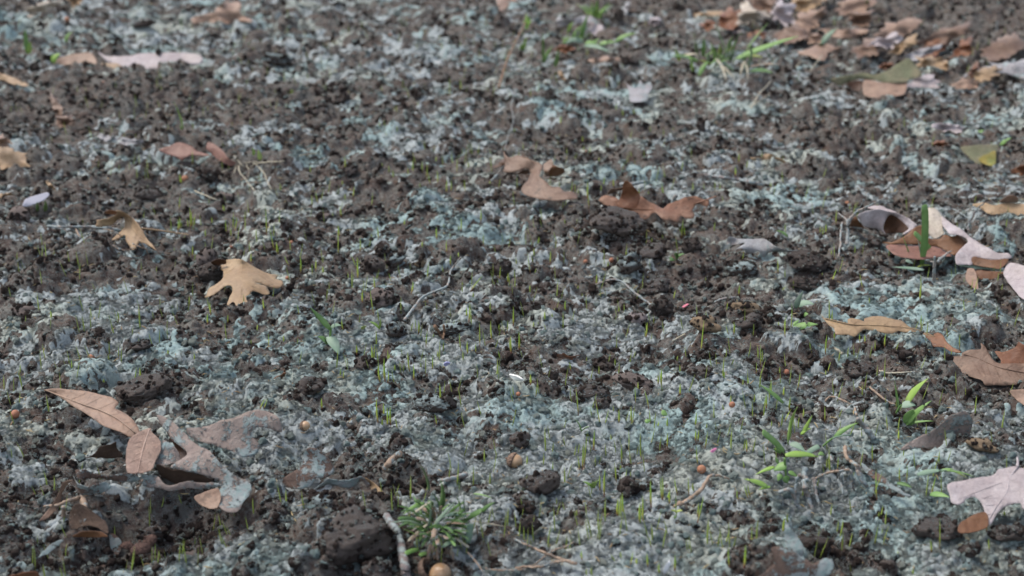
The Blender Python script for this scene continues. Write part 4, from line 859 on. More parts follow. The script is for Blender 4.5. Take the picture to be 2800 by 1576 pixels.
def acorn(px, py, r, direc, label, nut=True, cup=True, mats=(M_NUT, M_CUP), lift=.8, name='acorn'):
    g0 = at(px, py, .004); z0 = gz(g0[0], g0[1])+r*lift; g0 = at(px, py, z0)
    R_ = Root(name, label, 'acorn' if nut else 'acorn cap', g0); q = Vector(direc).to_track_quat('Z', 'Y')
    tr = lambda V: [np.array(q @ (Vector(v)*r))+g0 for v in V]
    if nut: V, Fc = lathe(NUT); R_.part('nut', tr(V), Fc, mats[0])
    if cup: V, Fc = lathe(CUP); R_.part('cup', tr(V), Fc, mats[1])
    if cup and not nut: V, Fc = lathe(CUPI); R_.part('cup_lining', tr(V), Fc, mats[1])
    return R_
r_ = mmpx(1262)/1000
acorn(1404, 1260, 20*r_, (.9, -.42, -.12), 'brown acorn still in its scaly cup, low centre')
acorn(1203, 1574, 26*r_, (.25, -.5, .85), 'pale acorn nut cut by the bottom edge, below the green tuft', cup=False, lift=.3)
acorn(1170, 1556, 24*r_, (.75, -.2, .55), 'empty acorn cup leaning behind the pale nut at the bottom edge', nut=False)
acorn(832, 1165, 13*r_, (.8, -.3, .3), 'yellowish acorn smeared with mulch, right of the mulch-plastered leaf')
for X, Y, r, dr, lab in [(780,1330,57,(-.3,-.5,-.8),'left one of the three dark acorn caps'),(885,1352,72,(.1,-.3,-.95),'largest, front one of the three dark acorn caps'),(958,1285,60,(.5,.2,-.8),'right, rear one of the three dark acorn caps')]:
    p = nat('T4', X, Y); acorn(p[0], p[1], r*.345*mmpx(p[1])/1000, dr, lab, nut=False, mats=(M_NUT, M_DCUP), lift=.9, name='acorn_shell')
# ------------------------------------------------------------------ twigs, sticks, dry stalks
def mat_wood(name, a, b, mul):
    t = NT(name); c = t.coord(); k = t.mix(t.ramp(t.noise(300, 4, .6, c), [(.38, 0.0), (.62, 1.0)]), a, b)
    f = t.ramp(t.noise(130, 5, .75, c), [(.62-mul*.3, 0.0), (.70-mul*.3, 1.0)]); t.bump(t.math('ADD', t.noise(700, 4, .7, c), f), .0006, .8)
    return t.out(t.mix(f, k, (.27, .31, .31)), .9, .15)
WM = {'coat': mat_wood('mulch_coated_bark', (.26,.215,.185), (.36,.32,.29), .6), 'grey': mat_wood('grey_bark', (.17,.145,.14), (.25,.21,.20), .45), 'brown': mat_wood('brown_bark', (.16,.10,.07), (.26,.17,.11), .1), 'straw': mat_wood('straw', (.38,.34,.25), (.46,.42,.33), .15), 'dry': mat_wood('dry_stem', (.25,.18,.13), (.33,.25,.19), .35)}
def strand(cr, pts, r0, r1, z0=None, wob=.25, seed=0, sides=6):
    """pts: crop x, y, height above the soil in mm"""
    P = np.array([nat(cr, p[0], p[1])+(p[2] if len(p) > 2 else 1.5,) for p in pts], float)
    q = spline(P, False, 3.0)
    b = np.array([at(p[0], p[1], .004) for p in P]); zs = ground_z(b[:, 0], b[:, 1])
    if max(P[:, 2]) > 12: zs = np.full(len(P), z0 if z0 is not None else float(zs[int(np.argmin(P[:, 2]))]))
    zq = np.interp(np.linspace(0, 1, len(q)), np.linspace(0, 1, len(P)), zs)
    W3 = np.array([at(p[0], p[1], z+.0015+p[2]/1000.) for p, z in zip(q, zq)])
    n = len(W3); rr = np.linspace(r0, r1, n)/1000.
    for i in range(n):
        W3[i] += wob*.001*np.array([mnoise.noise(Vector((i*.45, seed, 0))), mnoise.noise(Vector((i*.45, seed, 5))), mnoise.noise(Vector((i*.45, seed, 9)))])*2
        rr[i] *= 1+.25*mnoise.noise(Vector((i*.3, seed, 20)))
    return tube(W3, rr, sides, .12, seed), W3
def twig(label, cr, strands, mat, cat='twig', name='twig', parts=('stem', 'side_twig'), wob=.35):
    """strands: (points, r0, r1)"""
    R_ = None; sd = random.randrange(999)
    for i, s in enumerate(strands):
        (V, Fc), W3 = strand(cr, s[0], s[1], s[2], wob=wob, seed=sd+i*7.1)
        if R_ is None:
            if len(strands) == 1:
                c0 = W3.mean(0); o = link(name, mesh(name, np.array(V)-c0, Fc), None, WM[mat]); o.location = tuple(c0); tag(o, label, cat); 
                for p in W3[::4]:
                    if mat == 'coat': SURF.append(tuple(p))
                return
            R_ = Root(name, label, cat, W3[0])
        R_.part(parts[0] if i == 0 else parts[1], V, Fc, WM[mat])
        if mat == 'coat':
            for p in W3[::3]: SURF.append(tuple(p))
twig('mulch-coated twig slanting down to the left in the left middle', 'C2', [([(2035,-275,6),(1930,-140,4),(1900,0,5),(1780,60,4),(1650,120,4),(1560,230,4),(1500,310,3),(1470,345,1)], .7, 1.3)], 'coat')
twig('thin whitish twig arching out of the soil right of centre, its end forked', 'B3', [([(750,1440,1),(860,1360,8),(1000,1320,14),(1100,1350,13),(1200,1440,10),(1290,1510,7),(1370,1570,4),(1375,1640,3),(1330,1700,2),(1270,1750,1),(1170,1780,1)], .7, 1.0), ([(1370,1570,4),(1420,1560,6),(1450,1570,5)], 1.2, .5), ([(1250,1770,2),(1275,1830,1)], .6, .9)], 'coat')
twig('mulch-coated twig with an upright side shoot lying over the arched brown leaf', 'T2', [([(390,500,2),(500,460,9),(570,410,14),(650,330,20),(690,290,24),(722,232,30)], 1.0, .9), ([(600,380,16),(625,310,22),(630,220,30),(648,120,38),(655,35,46)], .8, .45), ([(640,350,18),(670,355,18),(705,348,19)], .7, .7), ([(430,540,3),(475,510,7),(540,440,13)], .7, .8)], 'coat')
twig('short coated twig under the curled tip of the arched brown leaf', 'T2', [([(192,205,16),(165,270,9),(120,320,4),(55,385,0)], .8, 1.2)], 'coat')
twig('stubby mulch-wrapped twig stump behind the rust-brown leaf', 'T2', [([(2070,665,12),(2090,600,18),(2125,545,24)], 1.5, 1.8)], 'coat')
twig('brown stick standing aslant out of the ground near the top centre', 'N', [([(1364,240,0),(1385,170,22),(1405,125,36),(1425,85,48),(1437,62,55)], 2.0, 1.2), ([(1403,128,35),(1399,122,38)], .9, .6)], 'brown')
twig('thread-thin pale stem running down from the slanting stick', 'N', [([(1408,245,18),(1398,290,12),(1404,330,8),(1388,375,5),(1376,430,1)], .5, .5), ([(1400,280,13),(1372,255,10),(1360,250,8)], .4, .3), ([(1396,282,12),(1424,262,12),(1440,258,9)], .4, .3), ([(1402,330,8),(1420,300,8)], .35, .3)], 'coat')
twig('long grey stick lying level, right of the two middle leaves', 'B3', [([(1860,285,3),(2000,300,3),(2100,312,3),(2280,340,3),(2400,365,2),(2490,385,0)], 1.9, 1.5)], 'grey', 'stick', 'stick')
twig('grey stick end in the mulch left of the long grey stick', 'B3', [([(1050,380,2),(1200,375,3),(1320,350,2)], 2.4, 1.5)], 'grey', 'stick', 'stick')
twig('thick mulch-blotched stick between the huge clod and the green tuft', 'T8', [([(70,740,6),(110,800,8),(190,920,9),(260,1150,8),(300,1400,5),(320,1520,3)], 2.4, 3.1)], 'grey', 'stick', 'stick')
twig('forked brown twig with woolly mulch knots, bottom centre', 'D3', [([(20,1080,2),(120,1130,5),(200,1165,6),(340,1225,6),(450,1270,5),(560,1305,3),(640,1330,1)], .6, 1.0), ([(360,1215,6),(450,1180,8),(540,1155,8),(620,1105,7)], .5, .3), ([(330,1245,5),(270,1300,3),(190,1350,1)], .4, .3), ([(10,1385,1),(120,1360,2),(280,1355,2),(430,1310,3),(520,1300,3)], .8, .7)], 'dry')
twig('bent brown twig rising from the mulch below the half-sunk gall', 'D3', [([(1610,755,1),(1690,725,3),(1760,690,5),(1870,600,8),(1920,520,10),(1960,455,12)], 1.6, 1.1), ([(1960,450,12),(2050,455,9),(2155,485,4)], 1.0, .5)], 'dry')
twig('whitish stick reaching in from the left under the claw-bent tan leaf', 'B1', [([(470,790,2),(600,800,5),(700,800,6),(900,800,7),(1050,810,7),(1190,835,4)], 1.0, 1.6)], 'coat', 'stick', 'stick')
twig('spray of dry straw stalks spreading from one crown, left of centre', 'T12', [([(1800,325,6),(1950,308,7),(2100,300,6),(2200,265,7),(2300,240,6),(2455,220,3)], .9, .5), ([(1720,360,5),(1680,320,9),(1620,240,14)], .6, .5), ([(1665,345,8),(1672,400,8),(1700,440,6),(1780,540,3),(1855,630,1)], .7, .4), ([(1840,335,7),(1920,420,5),(1950,490,4),(1995,585,1)], .8, .5), ([(1660,345,6),(1560,385,4),(1440,440,1)], .7, .4), ([(1700,320,8),(1850,300,10),(1760,380,5)], .5, .3), ([(1640,360,6),(1610,430,3),(1590,480,0)], .6, .4), ([(1740,330,9),(1770,400,6),(1760,470,1)], .5, .3)], 'straw', 'dry grass', 'dry_stalks', ('stalk', 'stalk'))
twig('single straw lying just below the dry straw spray', 'T12', [([(1215,595,3),(1350,650,3),(1500,712,1)], .8, .5)], 'straw', 'straw', 'straw')
twig('short straw bits left of the seedling pair, lying flat', 'T12', [([(2080,590,2),(2150,600,3),(2220,605,1)], .5, .4)], 'dry', 'straw', 'straw')
twig('tangle of dry brown stalks under the claw-bent tan leaf', 'T12', [([(100,1040,6),(200,1020,12),(300,1060,10),(420,1150,4),(540,1215,0)], .8, .6), ([(20,960,4),(50,1030,8),(120,1180,2)], .8, .6), ([(600,1130,8),(700,1170,10),(800,1200,6),(980,1230,1)], .6, .3), ([(690,990,8),(780,1060,8),(860,1130,4),(900,1160,1)], .5, .3), ([(120,1100,3),(250,1090,9),(360,1130,8),(470,1190,2)], .7, .5), ([(660,1100,10),(740,1200,6),(770,1290,0)], .6, .4), ([(560,1220,2),(580,1170,9),(640,1180,9)], .6, .4), ([(300,980,6),(400,1000,12),(480,1050,8)], .6, .4), ([(480,900,12),(420,950,12),(360,960,8)], .5, .4)], 'dry', 'dry grass', 'dry_stalks', ('stalk', 'stalk'))
twig('dead weed stem furred with mulch at the left end of the rolled leaf', 'T3', [([(170,625,0),(185,480,8),(185,330,18),(250,240,24),(330,175,30),(440,125,36),(550,65,42),(680,5,48)], 1.7, .5), ([(200,330,18),(270,240,25),(320,170,30),(385,60,42),(395,30,45)], .8, .5), ([(185,330,18),(140,270,20),(60,210,18)], 1.0, .5), ([(60,790,0),(85,620,8),(95,420,16),(110,330,20)], .9, .8), ([(210,395,12),(330,400,12),(400,430,9),(480,470,4)], .6, .4)], 'coat', 'weed', 'dead_weed')
twig('dark thin stem leaning over the brown leaf at the right edge', 'T3', [([(2030,10,34),(1970,90,26),(1900,140,20),(1820,260,12),(1780,360,5),(1770,440,1)], .6, .8)], 'grey')
twig('pale twig lying between the rolled leaf and the right edge leaf', 'T3', [([(1480,130,2),(1560,150,3),(1640,190,3),(1720,240,2),(1795,285,1)], .6, .6)], 'coat')
twig('mulch-furred upright stub in front of the rolled leaf', 'T3', [([(1320,1130,0),(1325,1000,12),(1330,880,22),(1335,785,30)], 1.6, 1.0), ([(1370,850,20),(1450,780,24),(1545,705,28)], 1.6, .5), ([(1200,900,3),(1270,850,12),(1330,860,20)], .8, .5)], 'coat', 'weed', 'dead_weed')
twig('long dry stem bowed over the mulch, right of the many-leaved plant', 'T9', [([(760,1110,6),(820,1075,8),(900,1040,9),(1000,1025,9),(1115,1008,8)], .9, .8), ([(1075,770,12),(1075,840,11),(1100,900,9),(1200,970,6)], 1.4, 1.2)], 'dry')
twig('bundle of limp dead blades hanging below the many-leaved plant', 'T9', [([(640,1110,10),(650,1200,8),(680,1290,4),(730,1420,0),(745,1480,-1)], 1.6, 1.2), ([(600,1060,10),(560,1140,7),(555,1260,1)], 1.2, .8), ([(740,1100,9),(765,1240,5),(800,1380,0)], 1.5, .8), ([(380,1240,4),(500,1220,8),(550,1310,4),(570,1390,0)], 1.1, 1.6), ([(900,870,7),(940,920,4),(960,980,0)], 1.3, .8), ([(1040,1060,5),(1045,1180,2),(1050,1270,0)], .9, .7), ([(1130,1020,6),(1150,1120,3),(1160,1230,0)], 1.1, .8), ([(1200,980,5),(1240,1100,3),(1300,1180,0)], 2.0, 1.4), ([(660,1000,11),(640,1070,10),(670,1130,9)], 2.0, 1.6)], 'coat', 'dead grass', 'dead_grass', ('blade', 'blade'))
twig('lilac stick standing slanted right of the many-leaved plant', 'T9', [([(1205,480,12),(1260,550,8),(1310,610,5),(1360,680,1)], 1.4, 2.4)], 'coat', 'stick', 'stick')
twig('looped dry stem above the many-leaved plant on the right', 'T9', [([(870,300,2),(890,262,5),(960,250,6),(1070,300,6),(1160,345,5),(1190,440,1)], .7, .9), ([(1330,155,4),(1400,210,4),(1526,310,1)], .8, .8)], 'dry')
twig('thin dry stem between the flat tan leaf and the three-bladed plant', 'T5', [([(670,1040,2),(780,1130,3),(900,1220,3),(1035,1275,1)], .9, .7)], 'dry')
twig('fine pale stem lying across the mulch below the flat tan leaf', 'T5', [([(790,830,1),(900,862,2),(1050,855,2),(1235,850,1)], .6, .5)], 'straw')
twig('short tan stick under the left end of the flat tan leaf', 'T5', [([(200,530,1),(265,580,3),(335,625,1)], 1.8, 1.3)], 'straw', 'stick', 'stick')
twig('white needle lying near the crumbly tan clod', 'C3', [([(1590,555,2),(1650,520,3),(1712,485,4)], .45, .7)], 'straw', 'straw', 'straw')
twig('short brown splinter stuck in the wide mulched clod', 'C2', [([(1775,410,8),(1810,460,6),(1855,530,2)], 1.6, 1.2), ([(1860,400,8),(1868,470,5),(1850,540,1)], 1.0, 1.0)], 'brown')
twig('scaly brown catkin lying above the green tuft', 'D2', [([(1275,385,4),(1310,340,5),(1350,290,5),(1430,235,4)], 2.1, 2.0)], 'dry', 'catkin', 'catkin')
twig('mulched stalk lying above the green tuft', 'T8', [([(690,320,3),(790,310,4),(880,290,4),(1010,255,4)], 1.0, 2.0)], 'coat')
twig('black curved bark strip near the right pair of shoots', 'C3', [([(2010,175,3),(2060,145,6),(2130,130,7),(2210,125,4)], 1.2, 1.0)], 'grey')
twig('dry upright stalk and grass shreds in the lower left hollow', 'T4', [([(290,1190,-6),(275,1090,4),(270,1000,12)], 1.6, 1.2), ([(120,1000,4),(220,990,8),(300,960,9),(400,930,8),(520,900,6),(650,910,6)], .8, 1.6), ([(450,1100,0),(440,1020,8),(430,950,9)], 1.4, 2.4), ([(900,790,8),(880,830,6),(840,860,4),(760,920,2)], .6, .4), ([(430,1140,0),(520,1170,0),(620,1205,-2)], .6, .5), ([(560,980,4),(640,960,5),(740,900,4),(870,850,4)], .9, .5), ([(600,1010,2),(690,960,5),(780,930,3),(870,945,1)], .8, .5), ([(700,980,2),(760,1010,1),(780,1040,-1)], .4, .4)], 'dry', 'dry grass', 'dry_stalks', ('stalk', 'stalk'))
twig('thin twig lying in the mulch at the very bottom, right of the nut', 'T8', [([(1240,1360,2),(1380,1380,3),(1560,1380,3),(1720,1370,2)], .5, .5)], 'dry')
twig('pair of pale dry stems at upper right, right of the far grass tuft', 'T7', [([(440,850,2),(500,740,8),(560,680,12),(590,640,14)], .9, .6), ([(440,840,2),(520,780,6),(590,730,9)], .8, .5), ([(790,530,3),(830,480,9)], .9, .6), ([(900,560,3),(1000,430,12)], .9, .6)], 'straw', 'dry grass', 'dry_stalks', ('stalk', 'stalk'))
twig('thin stem standing in the dark bank at the top right corner', 'T7', [([(2360,280,0),(2370,160,24),(2420,0,60)], 1.2, .9)], 'grey')
# ------------------------------------------------------------------ pale chips
def chip(label, cr, pts, col, cat='chip', name='pale_chip'):
    P0 = [nat(cr, p[0], p[1]) for p in pts]; z0 = base_level(P0); V, T, f, O = patch(cr, pts, z0+.002, wob=.2, step=.9); c0 = V.mean(0)
    t = NT('chip_colour'); t.out(col, .7, .3); o = link(name, mesh(name, V-c0, T), None, t.m); o.location = tuple(c0); tag(o, label, cat)
    md = o.modifiers.new('thickness', 'SOLIDIFY'); md.thickness = .001; md.offset = -1
chip('bright white chip in the middle of the bottom half', 'C3', [(-30,890,6),(5,895,8),(50,905,9),(100,935,8),(112,952,6),(60,950,4),(10,935,4),(-25,905,4)], (.85,.84,.80))
chip('tiny violet plastic shred left of the white chip', 'C2', [(1860,785,5),(1890,768,7),(1925,775,6),(1900,795,4),(1875,808,3)], (.30,.30,.50), 'plastic shred', 'plastic_shred')
chip('tiny pink shred right of the half-sunk gall', 'D3', [(1970,215,4),(2000,180,6),(2030,185,6),(1995,225,3)], (.65,.22,.38), 'plastic shred', 'plastic_shred')
chip('white shell bit on the soil between the two middle leaves', 'B3', [(675,300,4),(690,282,6),(720,285,6),(720,300,4),(695,308,3)], (.8,.8,.75))
chip('pale lilac splinter near the left edge, above the square stone', 'B1', [(225,590,3),(250,530,7),(330,495,9),(460,460,10),(490,480,8),(440,530,5),(350,570,3),(270,600,1)], (.42,.41,.46), 'wood chip', 'wood_chip')
chip('white splinter standing at the bottom edge, right of centre', 'D3', [(1500,1420,0),(1510,1360,6),(1545,1310,12),(1560,1330,11),(1550,1390,5),(1525,1425,0)], (.75,.76,.8))
chip('tiny pink-red shred in the mulch right of the tan clod', 'C3', [(1685,215,3),(1730,185,6),(1750,192,6),(1705,222,3)], (.6,.2,.25), 'plastic shred', 'plastic_shred')
# ------------------------------------------------------------------ green plants
def mat_green(name, a, b, rough=.5):
    t = NT(name); c = t.coord(); k = t.mix(t.ramp(t.noise(90, 3, .5, c), [(.38, 0.0), (.62, 1.0)]), a, b)
    t.b.inputs['Transmission Weight'].default_value = 0; t.b.inputs['Subsurface Weight'].default_value = 0
    return t.out(k, rough, .4)
PM = {'lime': mat_green('lime_green_blade', (.20,.33,.065), (.26,.38,.09)), 'mid': mat_green('mid_green_blade', (.12,.225,.06), (.165,.28,.085)), 'dark': mat_green('dark_green_blade', (.055,.12,.03), (.085,.16,.045)),
      'grey': mat_green('greyish_green_blade', (.16,.24,.17), (.22,.29,.22), .8), 'straw': WM['straw'], 'brown': WM['dry'], 'coat': WM['coat'], 'yel': mat_green('yellow_green_blade', (.29,.33,.07), (.24,.31,.08))}
def blade_geo(b, m, t, w, blunt=False, fold=.25, nseg=9, shape='blade'):
    """b, m, t: root, bend and tip in 3-D; w: greatest width"""
    V = []; Fc = []; b, m, t = map(np.array, (b, m, t)); eye = np.array([0, 0, CAM_H])
    for i in range(nseg+1):
        s = i/nseg; p = b*(1-s)**2+2*m*s*(1-s)+t*s*s; tg = 2*(m-b)*(1-s)+2*(t-m)*s; tg = tg/(np.linalg.norm(tg)+1e-9)
        fc = (eye-p)/np.linalg.norm(eye-p)*.7+np.array([.15, 0, .6]); sd = np.cross(tg, fc); sd /= np.linalg.norm(sd)+1e-9
        if sd[0] < 0: sd = -sd
        up = np.cross(sd, tg); up = up if up@fc > 0 else -up
        if shape == 'oval': q = math.sin(math.pi*min(.98, .08+.92*s)**.75)**.8
        elif blunt: q = min(1, .55+s*1.5)*(1 if s < .93 else .75)
        else: q = min(1, .45+s*2.2)*max(.03, 1-s**2.2)
        hw = w*.5*q
        V += [p-sd*hw+up*hw*fold, p, p+sd*hw+up*hw*fold]
    for i in range(nseg):
        for k in (0, 1): Fc.append((i*3+k, i*3+k+1, i*3+k+4, i*3+k+3))
    return V, Fc
def plant(label, cr, blades, cat, name='grass_tuft', dz=.007, base_z=None):
    """blades: (root x, y, root h, tip x, y, tip h, width px, colour, shape, part name)"""
    X0 = np.mean([b[0] for b in blades]); Y0 = max(b[1] for b in blades); s = CROP[cr][2]; px, py = nat(cr, X0, Y0)
    g = at(px, py, .004); z0 = gz(g[0], g[1])+dz if base_z is None else base_z; mm = mmpx(py)/1000
    R_ = Root(name, label, cat, (g[0], g[1], z0))
    for i, b in enumerate(blades):
        x, y, h, x2, y2, h2, w, m_, sh = b[:9]; pn = b[9] if len(b) > 9 else 'blade'
        A = at(*nat(cr, x, y), z0+h/1000.); B = at(*nat(cr, x2, y2), z0+h2/1000.); M_ = (A+B)/2; L = np.linalg.norm(B-A)
        M_ = M_+np.array([rc.uniform(-.06, .06)*L, 0, (b[10] if len(b) > 10 else .10)*L])
        V, Fc = blade_geo(A, M_, B, w*s*mm*1.3, sh == 'blunt', .22, 10, 'oval' if sh == 'oval' else 'blade')
        if pn == 'stem':
            W3 = [A*(1-k)**2+2*M_*k*(1-k)+B*k*k for k in np.linspace(0, 1, 8)]; V, Fc = tube(W3, np.full(8, w*s*mm*.5), 6)
        o = R_.part(pn, V, Fc, PM[m_])
        if pn != 'stem': md = o.modifiers.new('thickness', 'SOLIDIFY'); md.thickness = .00025
    return R_
G = 'seedling'
plant('broad-leaved green seedling with a long pointed leaf, left of centre', 'C2', [(735,515,2,742,430,11,24,'mid','b','stem'),(742,440,10,540,222,34,62,'mid','b','leaf',.02),(742,425,12,848,405,15,42,'grey','b','leaf',.25),(728,515,3,822,690,-3,85,'grey','oval','leaf'),(710,575,0,615,512,8,50,'mid','oval','leaf')], G, 'green_seedling')
plant('little yellow-green shoot with two leaves right of the broad-leaved seedling', 'C2', [(1222,440,0,1230,312,15,20,'lime','b','leaf'),(1218,425,2,1112,362,9,26,'lime','b','leaf',.2)], G, 'green_seedling')
plant('tiny curled green bud left of the little two-leaved shoot', 'C2', [(1062,440,0,1085,405,6,38,'yel','oval','leaf'),(1060,440,0,1045,415,4,24,'yel','oval','leaf')], G, 'green_seedling')
plant('many-leaved bright green plant on the right, over dead blades', 'T9', [(455,1080,0,440,890,16,24,'mid','b','stem'),(470,745,10,576,355,52,44,'lime','b','leaf',.02),(438,825,6,208,618,24,62,'mid','blunt','leaf',.05),(448,860,14,805,880,10,58,'lime','b','leaf',.12),(500,740,8,665,840,6,66,'grey','b','leaf',.2),(460,965,10,328,1018,6,72,'mid','oval','leaf'),(335,985,4,132,1066,0,36,'lime','b','leaf'),(375,945,6,345,880,10,30,'mid','b','leaf'),(405,830,5,325,795,8,50,'dark','oval','leaf'),(440,1080,1,470,1150,-3,66,'mid','oval','leaf'),(480,1035,3,582,1092,0,42,'mid','b','leaf'),(660,850,4,800,765,8,42,'grey','blunt','leaf'),(400,1060,2,372,1130,-1,46,'mid','oval','leaf'),(480,700,10,500,560,20,34,'mid','b','leaf')], 'green plant', 'green_plant')
plant('two bright blades growing behind the many-leaved plant', 'T9', [(625,640,0,726,445,20,40,'lime','b','leaf',.03),(610,640,0,720,580,8,38,'lime','b','leaf')], G, 'green_seedling')
plant('single green leaf slanting up to the left, above the many-leaved plant', 'T9', [(428,315,2,185,125,16,40,'mid','b','leaf')], G, 'green_seedling')
plant('lime leaf lying flat, lower left of the many-leaved plant', 'T9', [(270,1195,2,12,1108,10,52,'lime','b','leaf'),(290,1190,2,170,1222,1,30,'lime','b','leaf')], G, 'green_seedling')
plant('green runner shoot pointing right from the many-leaved plant', 'T9', [(840,765,4,950,675,12,20,'mid','b','stem'),(945,680,12,1130,650,14,14,'grey','b','stem'),(960,670,12,1210,520,22,44,'mid','b','leaf'),(850,850,2,790,860,5,44,'mid','oval','leaf')], G, 'green_seedling')
plant('three-bladed bright green plant below the flat tan leaf', 'C4', [(1370,1170,2,1592,925,32,110,'lime','b','leaf',.05),(1300,1250,0,1258,950,30,36,'mid','b','leaf'),(1330,1195,3,1465,1195,6,70,'grey','oval','leaf'),(1375,1380,0,1625,1145,26,60,'mid','b','leaf',.05),(1380,1380,0,1440,1235,14,90,'mid','oval','leaf'),(1370,1385,0,1650,1350,6,24,'mid','b','leaf'),(1270,1270,0,1320,1190,8,20,'mid','b','stem')], 'green plant', 'green_plant')
plant('pair of smooth green leaves with a lower leaf, right of centre', 'C4', [(270,235,0,348,58,20,48,'grey','b','leaf',.03),(295,210,2,460,195,7,66,'grey','b','leaf',.25),(235,442,-4,497,392,2,62,'mid','b','leaf',.15),(360,300,-2,402,288,0,44,'mid','b','leaf'),(250,400,-3,310,345,0,30,'mid','b','leaf')], G, 'green_seedling')
plant('single broad grass blade standing in dark soil, upper left', 'A1', [(1812,1290,0,1720,1012,46,72,'lime','b'),(1800,1290,0,1780,1240,8,26,'lime','b')], 'grass blade', 'grass_shoot')
plant('two stubby green leaves beside the straw spray', 'T12', [(1822,238,0,1800,168,10,42,'lime','b'),(1880,290,0,1862,180,12,40,'yel','b')], G, 'green_seedling')
plant('tall blunt-cut grass blades in front of the rolled leaf', 'T3', [(1160,890,0,1195,98,60,72,'mid','blunt','blade',.0),(1350,790,2,1058,470,28,66,'mid','blunt','blade',.02),(1175,880,0,1110,560,26,24,'grey','b'),(1030,840,0,915,520,26,18,'mid','b'),(1310,700,4,1320,540,18,18,'mid','b'),(1480,720,4,1460,520,20,20,'mid','b'),(1180,900,0,1100,930,0,30,'yel','b'),(1160,900,0,1290,905,1,24,'yel','b')], 'grass tuft')
plant('greyish flat grass blade lying below the end of the rolled leaf', 'T3', [(1650,898,6,2420,1000,4,44,'grey','b','blade',.02)], 'grass blade', 'grass_shoot')
plant('pale grey-green blade lying left of the cut grass blades', 'T3', [(1190,960,2,770,920,3,40,'grey','b','blade',.02),(950,840,4,1050,880,1,40,'grey','oval','blade')], 'grass blade', 'grass_shoot')
plant('wedge-shaped lime leaf left of the rounded dark dirt ball', 'D3', [(795,575,0,702,515,8,36,'lime','b','leaf'),(800,575,0,845,512,9,60,'lime','blunt','leaf')], G, 'green_seedling')
plant('pair of tiny cotyledons on a seedling at lower right of centre', 'D3', [(1625,870,0,1630,810,8,12,'lime','b','stem'),(1628,812,8,1578,800,10,22,'yel','oval','leaf'),(1632,812,8,1692,800,10,22,'yel','oval','leaf'),(1620,860,2,1612,880,0,20,'mid','oval','leaf')], G, 'green_seedling')
plant('dark green leaf lying in the mulch left of the lilac-white leaf', 'D4', [(1610,640,2,1805,672,5,56,'mid','b','leaf')], G, 'green_seedling')
plant('small dark green leaf lying right of a tall seedling, lower right', 'D4', [(1280,530,2,1425,575,2,34,'dark','oval','leaf')], G, 'green_seedling')
plant('greyish green grass lying above the lilac-white leaf', 'D4', [(1480,445,2,1770,400,6,44,'grey','b','blade'),(1700,410,3,1850,390,6,26,'mid','b','blade'),(1770,405,5,2045,470,2,16,'mid','b','blade'),(1790,400,5,1980,480,2,12,'yel','b','blade')], 'grass tuft')
plant('green two-leaved shoot low centre, right of the mulch-veiled clod', 'C3', [(690,1450,0,628,1335,14,36,'mid','b','leaf'),(695,1450,0,765,1405,9,44,'mid','b','leaf')], G, 'green_seedling')
plant('dark green leaflets near the centre right of the biggest mound', 'B3', [(1620,1120,0,1632,1060,9,42,'dark','oval','leaf'),(1630,1110,1,1708,1070,8,36,'dark','oval','leaf'),(1600,1120,1,1570,1140,2,48,'dark','oval','leaf')], G, 'green_seedling')
plant('green leaf lying above the dark clod over the whitewashed leaf', 'T13', [(1410,635,0,1180,515,8,72,'mid','b','leaf')], G, 'green_seedling')
plant('single half-hidden green leaf in low right mulch, near tall seedlings', 'C3', [(1480,1265,3,1540,1290,1,50,'mid','oval','leaf'),(1320,1360,1,1375,1340,2,36,'mid','oval','leaf')], G, 'green_seedling')
rq = random.Random(5)
tuft = [(570,440,6,484,170,40,40,'dark','blunt','blade',.03),(705,680,2,715,350,36,62,'dark','blunt','blade',.0),(1010,745,4,720,768,10,52,'grey','b','blade',.22),(1000,720,4,985,480,26,40,'dark','b','blade',.0),(965,690,4,905,500,22,38,'mid','b','blade',.0),
 (1035,780,3,1195,690,13,74,'dark','blunt','blade',.05),(1195,690,13,1355,575,20,44,'dark','b','blade'),(520,590,8,262,730,8,50,'mid','b','blade',.12),(480,590,8,400,570,12,60,'dark','b','blade',.1),(495,845,4,125,818,12,46,'grey','b','blade',.1),(600,900,2,880,580,26,44,'grey','b','blade',.03),(1030,1060,-2,1060,830,10,60,'grey','blunt','blade'),
 (475,1015,0,255,890,12,20,'lime','b','blade'),(455,1140,-2,295,1190,2,46,'mid','blunt','blade'),(560,1185,-4,462,1210,0,40,'mid','blunt','blade'),(870,990,4,1045,1112,-2,24,'straw','blunt','blade',.02),(590,575,10,380,716,8,24,'straw','blunt','blade',.02),(580,820,8,328,1040,2,26,'straw','blunt','blade',.02),(700,890,6,588,1025,2,24,'straw','blunt','blade',.02),
 (1080,800,6,1490,870,5,16,'straw','b','blade',.02),(720,1110,0,885,1025,6,38,'grey','blunt','blade'),(560,920,2,590,630,24,24,'grey','b','blade',.1),(930,430,14,918,295,26,14,'lime','b','blade'),(1020,1160,-1,1225,1425,-4,20,'brown','b','blade',.02),(560,1250,-5,600,1075,4,34,'brown','blunt','blade'),(640,1250,-5,618,1100,4,26,'brown','blunt','blade'),(680,1260,-5,672,1120,3,26,'brown','blunt','blade'),(860,1260,-5,872,1130,3,22,'brown','blunt','blade'),(835,1200,-4,840,1100,4,24,'straw','blunt','blade'),(500,1100,-2,520,1010,6,40,'grey','blunt','blade'),(590,500,12,395,345,24,16,'brown','b','blade'),(715,740,8,590,600,16,18,'brown','b','blade'),(740,880,4,560,880,8,60,'dark','b','blade'),(850,700,4,905,720,6,22,'straw','blunt','blade'),(1100,480,12,1330,535,14,18,'mid','b','blade'),(1150,960,0,1130,840,8,18,'brown','b','blade')]
